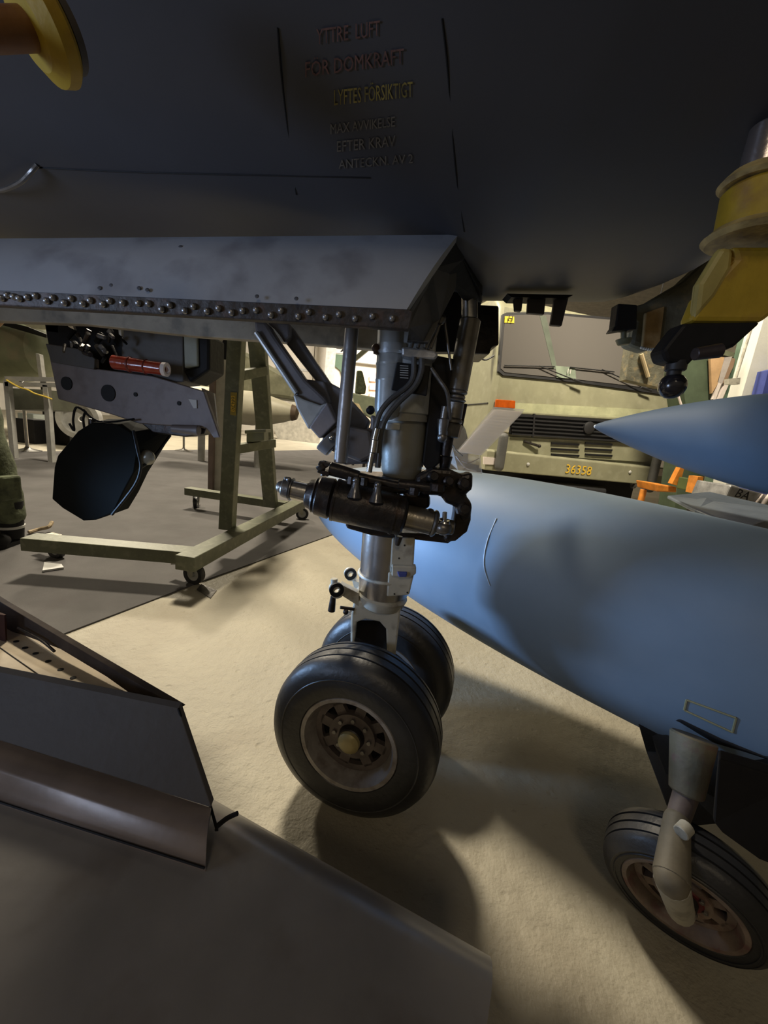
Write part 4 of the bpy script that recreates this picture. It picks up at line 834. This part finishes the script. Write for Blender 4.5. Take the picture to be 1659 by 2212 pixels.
# ================================================================== FIGURE AT LEFT EDGE
def figure():
    X, Y = -2.43, 2.13
    fg = thing('person', (X, Y, 0), 'person in dark green trousers and black boots standing at left edge', 'person')
    J = {}; V = []; E = []; Rr = []
    def add(nm, co, r, par=None):
        V.append(Vector(co)+Vector((X, Y, 0))); Rr.append(r); J[nm] = len(V)-1
        if par: E.append((J[par], J[nm]))
    add('pelvis', (0, 0, .96), (.15, .12)); add('waist', (0, 0, 1.10), (.13, .10), 'pelvis'); add('chest', (0, 0, 1.32), (.16, .11), 'waist')
    add('neckb', (0, .0, 1.49), (.07, .06), 'chest'); add('neck', (0, 0, 1.56), (.055, .055), 'neckb'); add('head1', (0, .0, 1.63), (.075, .085), 'neck'); add('head2', (0, .0, 1.72), (.08, .095), 'head1'); add('head3', (0, .0, 1.79), (.05, .06), 'head2')
    for s, n_ in ((1, 'a'), (-1, 'b')):
        add('hip'+n_, (.10*s, 0, .90), (.095, .095), 'pelvis'); add('knee'+n_, (.20*s, -.02, .52), (.070, .070), 'hip'+n_); add('calf'+n_, (.235*s, .01, .36), (.068, .066), 'knee'+n_); add('ank'+n_, (.25*s, .02, .10), (.045, .05), 'calf'+n_)
        if 0: add('toe'+n_, (.27*s, -.13, .045), (.04, .03), 'ank'+n_)
        add('sh'+n_, (.18*s, 0, 1.43), (.065, .065), 'chest'); add('el'+n_, (.22*s, .04, 1.16), (.042, .042), 'sh'+n_); add('wr'+n_, (.12*s, -.18, 1.12), (.028, .024), 'el'+n_); add('palm'+n_, (.07*s, -.215, 1.10), (.036, .018), 'wr'+n_)
        for k in range(4):
            add('f%d' % k+n_, (.02*s, -.22, 1.13-k*.02), (.009, .009), 'palm'+n_); add('g%d' % k+n_, (-.005*s-.01, -.235+.01*s, 1.13-k*.02), (.0085, .0085), 'f%d' % k+n_); add('t%d' % k+n_, (-.03*s-.01, -.24+.01*s, 1.125-k*.02), (.0075, .0075), 'g%d' % k+n_)
        add('th'+n_, (.05*s, -.22, 1.14), (.011, .011), 'palm'+n_); add('tt'+n_, (.03*s, -.225, 1.16), (.009, .009), 'th'+n_)
    def skinned(nm, V, E, Rr, mt, extra=0, lev=2):
        me = bpy.data.meshes.new(nm); me.from_pydata([v-Vector((X, Y, 0)) for v in V], E, []); me.update()
        o = bpy.data.objects.new(nm, me); COL.objects.link(o); md = o.modifiers.new('skin', 'SKIN'); md.use_smooth_shade = True
        for i, r in enumerate(Rr): me.skin_vertices[0].data[i].radius = (r[0]+extra, r[1]+extra)
        me.skin_vertices[0].data[0].use_root = True
        sb = o.modifiers.new('sub', 'SUBSURF'); sb.levels = lev; sb.render_levels = lev
        me.materials.append(mt); o.parent = fg; return o
    def needs(o):
        pass
    import bmesh as _b
    def mk(nm, keys, edges, mt, rad):
        idx = [J[k] for k in keys]; mp = {j: i for i, j in enumerate(idx)}
        me = bpy.data.meshes.new(nm); me.from_pydata([V[j]-Vector((X, Y, 0)) for j in idx], [(mp[a], mp[b]) for a, b in edges if a in mp and b in mp], [])
        o = bpy.data.objects.new(nm, me); COL.objects.link(o); md = o.modifiers.new('skin', 'SKIN'); md.use_smooth_shade = True
        if not me.skin_vertices:
            bm = _b.new(); bm.from_mesh(me); bm.verts.layers.skin.verify(); bm.to_mesh(me); bm.free()
        for i, j in enumerate(idx):
            me.skin_vertices[0].data[i].radius = (Rr[j][0]*rad[0]+rad[1], Rr[j][1]*rad[0]+rad[1])
        me.skin_vertices[0].data[0].use_root = True
        sb = o.modifiers.new('sub', 'SUBSURF'); sb.levels = 2; sb.render_levels = 2
        me.materials.append(mt); o.parent = fg; ORG[o.name] = Vector((X, Y, 0)); return o
    mk('body', list(J), E, SKINH, (1, 0))
    tr = ['pelvis', 'waist', 'hipa', 'kneea', 'calfa', 'anka', 'hipb', 'kneeb', 'calfb', 'ankb']
    t = mk('trousers', tr, E, CLOTHG, (1.08, .022))
    nd = bpy.data.textures.new('folds', 'CLOUDS'); nd.noise_scale = .09
    dm_ = t.modifiers.new('folds', 'DISPLACE'); dm_.texture = nd; dm_.strength = .03; dm_.mid_level = .5
    sh = ['chest', 'waist', 'neckb', 'sha', 'ela', 'wra', 'shb', 'elb', 'wrb']
    mk('jacket', sh, E, CLOTHG, (1.05, .014))
    for s in (1, -1):
        bx, by = X+.25*s, Y+.02
        MB().lathe((bx, by, .04), (0, 0, 1), [(0, .058), (.05, .062), (.14, .064), (.22, .068)], 20).ball((bx+.02*s, by-.10, .05), .058, 16, .75).build('boot', BLACKM, fg)
        MB().prism([(bx-.05, by+.05, .0), (bx+.05, by+.05, 0), (bx+.07, by-.10, 0), (bx+.05, by-.17, 0), (bx-.02, by-.17, 0), (bx-.04, by-.08, 0)], (0, 0, .03)).build('boot_sole', BLACKM, fg, smooth=0)
        MB().lathe((bx, by, .10), (0, 0, 1), [(0, .066), (.015, .067)], 20).build('boot_band', LIGHTM, fg)
    # thigh pocket
    MB().prism([(X+.32, Y-.08, .42), (X+.345, Y+.02, .42), (X+.345, Y+.02, .28), (X+.32, Y-.08, .28)], (-.05, .0, 0)).build('cargo_pocket', CLOTHG, fg, smooth=0, bevel=.012)
    # hair and face
    hx = Vector((X, Y, 1.73)); MB().ball(hx+Vector((0, .018, .03)), .098, 18, 1.0).build('hair', mat('brown_hair', (.06, .035, .02), .8, 0, .3, 60, .5, 200), fg)
    for s in (-1, 1): MB().ball(hx+Vector((.032*s, -.083, -.01)), .012, 10).build('eye', PAPER, fg); MB().ball(hx+Vector((.088*s, .0, -.02)), .022, 10, 1.3).build('ear', SKINH, fg)
    MB().ball(hx+Vector((0, -.098, -.035)), .016, 10, 1.4).build('nose', SKINH, fg); MB().ball(hx+Vector((0, -.083, -.075)), .022, 10, .3).build('mouth', mat('lips', (.4, .15, .13), .5), fg)
figure()
tag(MB().path([AZ(62, 1150, .02), AZ(85, 1143, .03), AZ(105, 1138, .05), AZ(112, 1128, .07)], .012, 8).build('rope_end', mat('fraying_rope', (.45, .35, .22), .8, 0, .4, 40), None), 'frayed light rope end on the carpet beside the black boot', 'rope')

# ================================================================== BACKGROUND
# camouflaged aircraft far left with lower frame
g = thing('parked_aircraft', Vector((-7, 6.9, 0)), 'dark green camouflaged aircraft fuselage parked behind the person at far left', 'aircraft')
P, Q = A(-120, 700, 8.4), A(125, 745, 8.2)
MB().lathe(P-Vector((2, 0, 0)), (Q-P), [(0, .98), (2, .94), (2+(Q-P).length*.6, .81), (2+(Q-P).length, .55), (2.4+(Q-P).length, .08)], 28).build('fuselage', CAMO, g)
MB().poly([(50, 700), (75, 675), (100, 680), (100, 712), (70, 710)], 7.3, .05).build('canopy_panel', mat('canopy_cream', (.5, .5, .38), .5), g, smooth=0, bevel=.01)
MB().poly([(-20, 695), (100, 730), (100, 722), (60, 706), (-20, 686)], 7.4, .06).build('canopy_rail', BLACKM, g, smooth=0)
MB().poly([(77, 763), (85, 765), (92, 820), (84, 820)], 7.5, .08).build('strut_post', LIGHTM, g, smooth=0)
for x in (-20, 96): p = A(x, 860, 8.4); MB().tube((p.x, p.y, 0), (p.x, p.y, 1.5), .05).build('trestle_leg', DARK, g)
tag(MB().tube(A(-10, 706, 3.6), A(45, 655, 3.6), .022).build('wooden_pole', WOOD), 'slanted pale wooden pole leaning at the far left', 'pole')
t = thing('work_bench', A(75, 930, 5.0)*1.0-Vector((0, 0, A(75, 930, 5.0).z)), 'grey metal bench with two long rails behind the person', 'bench')
for y in (818, 830): MB().beam(A(15, y, 5.0), A(126 if y < 825 else 134, y+2, 5.0), .06, .05).build('bench_rail', LIGHTM, t, smooth=0)
MB().poly([(15, 838), (100, 842), (100, 885), (20, 885)], 5.1, .5).build('bench_cabinet', mat('cabinet_green_grey', (.12, .125, .09), .6), t, smooth=0)
for x in (20, 103): 
    p = A(x, 860, 5.0); MB().box((p.x-.03, p.y-.03, 0), (p.x+.03, p.y+.03, .98)).build('bench_leg', LIGHTM, t, smooth=0)
tag(MB().path([A(14, 821, 4.96), A(40, 836, 4.96), A(60, 842, 4.96), A(75, 850, 4.96), A(95, 856, 4.96), A(112, 862, 4.96)], .010, 6).build('yellow_rope', mat('yellow_rope_fibre', (.8, .58, .08), .7)), 'yellow rope slung in front of the grey bench', 'rope')
def standing_box(name, px0, px1, pytop, pybot, Yd, mt, label, cat, par=None, depth=None):
    a = A(px0, pybot, Yd); b = A(px1, pybot, Yd); tpz = A((px0+px1)/2, pytop, Yd).z
    o = MB().box((a.x, Yd, 0), (b.x, Yd+(depth or (b.x-a.x)), tpz)).build(name, mt, None, smooth=0, bevel=.01); return tag(o, label, cat)
standing_box('loudspeaker', 36, 76, 905, 960, 6.6, BLACKM, 'black box with pale lid near the chrome post at left', 'box')
p = standing_box('storage_crate', 38, 72, 893, 905, 7.4, mat('pale_teal_lid', (.42, .48, .47), .5), 'pale teal box standing just behind the black box at left', 'box')
standing_box('dark_cabinet', 105, 150, 858, 945, 6.9, BLACKM, 'black cabinet beside the round pale drum at far left', 'cabinet')
P = A(172, 905, 6.8); tag(MB().ring(P, (.2, -1, 0), .34, .26, .14, 36).ring(P+Vector((0, .05, 0)), (.2, -1, 0), .27, .05, .05, 30).tube((P.x, P.y+.02, 0), (P.x, P.y+.02, P.z-.3), .05).build('round_drum', LIGHTM), 'pale round drum on a foot right of the black cabinet', 'drum')
def stanchion(px, py, label):
    P = AZ(px, py, 0); o = thing('barrier_post', P, label, 'barrier post', 'chrome barrier posts')
    MB().lathe(P, (0, 0, 1), [(0, .17), (.015, .17), (.03, .10), (.05, .04), (.08, .022), (.95, .022)], 24).build('post', CHROME, o)
    MB().ball(P+Vector((0, 0, .98)), .04).build('knob', CHROME, o)
stanchion(397, 975, 'chrome barrier post whose base shows right of the black pod')
stanchion(60, 975, 'chrome barrier post beside the black box at far left')
standing_box('plastic_bucket', 450, 487, 935, 969, 8.4, mat('pale_blue_plastic', (.45, .55, .72), .4), 'pale blue plastic bucket behind the stand upright', 'bucket')
# pale perforated post behind stand
pp = thing('steel_post', (A(470, 880, 4.2).x, 4.2, 0), 'pale perforated steel post left of the stand upright', 'post')
a = A(462, 880, 4.2); b = A(494, 880, 4.2); MB().box((a.x, 4.2, 0), (b.x, 4.28, 2.3)).build('post_face', mat('post_cream', (.52, .50, .42), .6), pp, smooth=0)
MB().box((a.x-.03, 4.15, 0), (a.x+.02, 4.3, 2.3)).build('post_side', mat('post_brown', (.20, .15, .13), .6), pp, smooth=0)
disc(486, 755, 18, 42, 4.19, 'post_hole', BLACKM, pp); disc(492, 895, 12, 26, 4.19, 'post_hole', BLACKM, pp)
# grey-green aircraft with bullet nose store, seen between stand and brace
g2 = thing('distant_aircraft', Vector((A(560, 860, 7).x, 7.5, 0)), 'weathered green aircraft with pointed store behind the green stand', 'aircraft')
MB().poly([(400, 740), (530, 760), (600, 800), (690, 850), (652, 868), (620, 862), (520, 850), (400, 845)], 7.2, .9).build('wing', mat('weathered_green', (.27, .27, .18), .6, 0, .4, 3, .1, 20, (.4, .38, .28), .6), g2, smooth=0, bevel=.06)
tA = A(645, 893, 6.6); tB = A(520, 880, 6.6); ax = (tB-tA).normalized(); L_ = (tB-tA).length; rr = sz(72, tB)/2
st_ = MB().lathe(tA, ax, [(0, .01), (.03, rr*.35), (L_*.25, rr*.62), (L_*.5, rr*.85), (L_*.8, rr), (L_+1.5, rr)], 30).build('pointed_store', mat('store_cream', (.48, .45, .34), .5, 0, .15, 3), g2)
MB().lathe(tA-ax*.004, ax, [(0, .014), (.032, rr*.38), (.11, rr*.49)], 24).build('store_tip', mat('store_tip_brown', (.12, .08, .05), .6), st_)
p = A(560, 900, 6.8)
for dx in (0, -1): MB().tube((p.x+dx, p.y, 0), (p.x+dx, p.y, .8), .06).build('trestle_leg', LIGHTM, g2)
g3 = tag(MB().poly([(760, 848), (830, 862), (830, 900), (800, 905), (765, 880)], 8, .5).build('green_wing_panel', mat('panel_green', (.22, .25, .17), .6), None, smooth=0, bevel=.03), 'grey green wing panel seen between push rod and strut', 'wing')
tag(MB().poly([(758, 868), (775, 872), (792, 905), (798, 925), (780, 905)], 7.4, .06).build('cream_prop', mat('cream_prop', (.6, .48, .28), .6), None, smooth=0), 'curved cream wooden prop below the green wing panel', 'prop')
# far wall things
YW = Y1-.25
sg = tag(MB().poly([(716, 737), (752, 740), (752, 764), (714, 762)], Y1-.07, .05).build('arrow_sign', PAPER, None, smooth=0), 'white sign with a black arrow pointing right on the far wall', 'sign')
ar = MB().poly([(727, 749), (738, 750), (738, 754), (727, 753)], Y1-.09, .03).poly([(735, 743), (739, 743), (747, 752), (739, 760), (735, 760), (741, 752)], Y1-.09, .03).build('arrow', BLACKM, sg, smooth=0)
tag(MB().poly([(716, 764), (752, 767), (745, 830), (735, 800), (716, 785)], Y1-.12, .1).build('green_hanging', GRNPANEL, None, smooth=0), 'green panel below the white arrow sign', 'panel')
tag(MB().poly([(760, 740), (835, 750), (835, 790), (765, 782)], Y1-.4, .38).build('pale_awning', LIGHTM, None, smooth=0), 'pale striped awning on the far wall behind the push rod', 'awning')
tag(MB().beam(A(762, 780, 12), A(812, 738, 12), .12, .12).build('green_brace_beam', GREEN, smooth=0), 'diagonal green beam high between push rod and strut', 'beam')
tag(MB().poly([(768, 795), (840, 805), (840, 1010), (768, 1000)], YW-2, .3).build('shelf_display', mat('pinkish_shelf', (.70, .50, .36), .6, 0, .2, 12), None, smooth=0), 'pinkish lit shelving unit behind the push rod', 'shelf')
for i in range(3): tag(MB().poly([(798, 812+i*18), (812, 813+i*18), (812, 824+i*18), (798, 823+i*18)], YW-2.1, .1).build('display_box', PAPER, None, smooth=0), 'pale box on the pinkish shelf, ' + ('upper', 'middle', 'lower')[i]+' of three', 'box', 'boxes on the pinkish shelf')
tag(MB().poly([(770, 800), (782, 800), (790, 835), (788, 850), (766, 850)], 9, .2).build('green_coat', CLOTHG, None, smooth=0, bevel=.03), 'dark green coat hanging beyond the push rod', 'coat')
tag(MB().poly([(560, 845), (700, 858), (690, 960), (600, 950)], 17, .6).build('white_crate', mat('crate_white', (.62, .60, .55), .6), None, smooth=0), 'large white crate standing near the far wall', 'crate')
# right side background
rk = thing('storage_rack', A(1560, 900, 4.0)*1-Vector((0, 0, A(1560, 900, 4.0).z)), 'dark green steel rack holding boards behind the blue tank', 'rack')
MB().poly([(1478, 700), (1545, 740), (1536, 905), (1500, 1222), (1440, 1215), (1486, 905), (1470, 800)], 3.95, .25).build('rack_panel', mat('rack_dark_green', (.06, .085, .05), .6), rk, smooth=0)
MB().poly([(1560, 755), (1600, 765), (1602, 776), (1558, 766)], 3.95, .25).build('rack_shelf', GREEN, rk, smooth=0)
MB().poly([(1628, 690), (1650, 680), (1600, 890), (1545, 1238), (1510, 1234), (1570, 890), (1590, 850)], 3.8, .12).build('rack_post', GRNPANEL, rk, smooth=0)
for pg, mt, lab in (([(1535, 768), (1565, 772), (1550, 830), (1538, 850)], WOOD, 'tan wooden board leaning left in the green rack'),
                    ([(1566, 772), (1582, 770), (1560, 830), (1550, 825)], mat('grey_board', (.45, .40, .38), .6), 'grey board leaning right of the tan board'),
                    ([(1582, 773), (1592, 776), (1566, 830), (1560, 825)], mat('brown_board', (.28, .18, .12), .6), 'brown narrow board in the green rack'),
                    ([(1552, 826), (1560, 825), (1544, 868), (1540, 862)], PAPER, 'white tube standing lowest left in the rack'),
                    ([(1566, 830), (1574, 832), (1552, 880), (1546, 876)], PAPER, 'white tube standing right of the other white tube')):
    tag(MB().poly(pg, 3.90, .03).build('board', mt, None, smooth=0), lab, 'board', 'boards in the rack')
tag(MB().poly([(1652, 682), (1700, 670), (1680, 870), (1600, 1258), (1535, 1250), (1598, 870)], 3.6, .15).build('leaning_panel', mat('pale_leaning_panel', (.66, .66, .60), .6, 0, .06), None, smooth=0), 'tall white leaning panel at the right edge above the blue tank', 'panel')
tag(MB().poly([(1660, 800), (1740, 780), (1740, 880), (1690, 1280), (1590, 1270), (1642, 870)], 3.45, .1).build('blue_board', NAVY, None, smooth=0), 'deep blue board at the right edge above the tank', 'board')
MB().tube(A(1462, 845, 3.94), A(1478, 895, 3.94), .010).build('white_rod', PAPER, rk)
(MB().tube(A(1622, 712, 3.55), A(1588, 822, 3.55), .010).poly([(1575, 818), (1600, 816), (1598, 830), (1574, 830)], 3.53, .05).build('pull_cord', CREAM, rk))
# netting seen behind truck screen right
tag(MB().poly([(1362, 745), (1440, 755), (1432, 838), (1352, 820)], 3.4, .1).build('camouflage_netting', OLIVE, None, smooth=0), 'bunched camouflage netting hanging before the right of the windscreen', 'netting')
tag(MB().tube(A(1385, 765, 3.385), A(1400, 815, 3.385), .016, n=8).build('wooden_stake', mat('pale_stake', (.62, .5, .3), .6)), 'short pale wooden stake crossing the camouflage netting', 'stake')
# orange cart and crates beyond the blue fuselage
oc_ = thing('orange_cart', AZ(1445, 1062, 0), 'orange steel cart right of the truck bumper', 'cart')
MB().poly([(1415, 1045), (1462, 1052), (1462, 1064), (1418, 1062)], 3.7, .3).build('cart_base', ORANGE, oc_, smooth=0, bevel=.01)
MB().poly([(1452, 1045), (1470, 1010), (1478, 1012), (1468, 1050)], 3.65, .06).build('cart_arm', ORANGE, oc_, smooth=0)
p = A(1466, 1062, 3.7); MB().tube((p.x-.08, p.y+.2, .12), (p.x+.08, p.y+.2, .12), .12).build('cart_wheel', RUBBER, oc_)
MB().tube((p.x-.2, p.y+.2, 0), (p.x-.2, p.y+.2, .6), .03).build('cart_leg', ORANGE, oc_)
tag(MB().poly([(1508, 1030), (1520, 1030), (1512, 1068), (1500, 1066)], 3.2, .1).build('orange_crate', ORANGE, None, smooth=0), 'orange box end behind the blue aircraft', 'box')
tag(MB().poly([(1521, 1038), (1580, 1050), (1568, 1075), (1514, 1066)], 3.34, .3).build('green_crate', mat('crate_green', (.07, .10, .03), .6), None, smooth=0, bevel=.01), 'dark green crate behind the blue aircraft wing', 'crate')
mb = MB().poly([(1580, 1048), (1700, 1080), (1700, 1110), (1560, 1092)], 2.6, .3)
tag(mb.build('lettered_case', mat('case_silver', (.25, .25, .25), .4, .4, .5, 10), None, smooth=0, bevel=.01), 'silver case with black lettering behind the blue aircraft', 'case')
lc_ = bpy.data.objects['lettered_case']; cQ = A(1603, 1069, 2.59); sQ = sz(1, cQ)
text('BA', 'case_letters', BLACKM, lc_, lambda u, v: cQ+Vector((u*1.0+v*.35, -.004, v-u*.18)), 26*sQ, 'CENTER', .003)
for x in (1628, 1644): tag(MB().tube(A(x, 1092, 2.592), A(x+20, 1068, 2.592), .006 if x < 1640 else .012).build('fluorescent_tube', PAPER), ('thin' if x < 1640 else 'thick')+' white tube leaning on the lettered case', 'tube')
# ceiling lamps
for k, (x, y, sx, sy) in enumerate(((-1.2, 6.0, .5, .2), (-7, 9.5, .8, .4), (3.2, 2.6, .6, .4), (0, 17, 1.5, .5))):
    MBx = MB().box((x-sx-.05, y-sy-.05, ZC-.35), (x+sx+.05, y+sy+.05, ZC-.02)).build('ceiling_lamp', LIGHTM, None, smooth=0)
    tag(MBx, ('near', 'left', 'right', 'far')[k]+' rectangular ceiling lamp housing', 'lamp')

def stand_leg(name, x, y, Y, r=.03, mt=None):
    o = bpy.data.objects[name]; p = A(x, y, Y); MB().tube((p.x, Y, 0), (p.x, Y, max(p.z, .05)), r, n=10).build('support_leg', mt or DARK, o)
stand_leg('green_coat', 777, 845, 9.1);  stand_leg('green_wing_panel', 805, 900, 8.25); stand_leg('cream_prop', 795, 915, 7.43, .03)
stand_leg('orange_crate', 1506, 1064, 3.25, .04); stand_leg('green_crate', 1545, 1068, 3.5, .04); stand_leg('lettered_case', 1600, 1098, 2.75, .04)

o = bpy.data.objects['camouflage_netting']; p = A(1400, 750, 3.45); MB().tube(p, (p.x, p.y, ZC), .004, n=6).build('hanging_cord', BLACKM, o)
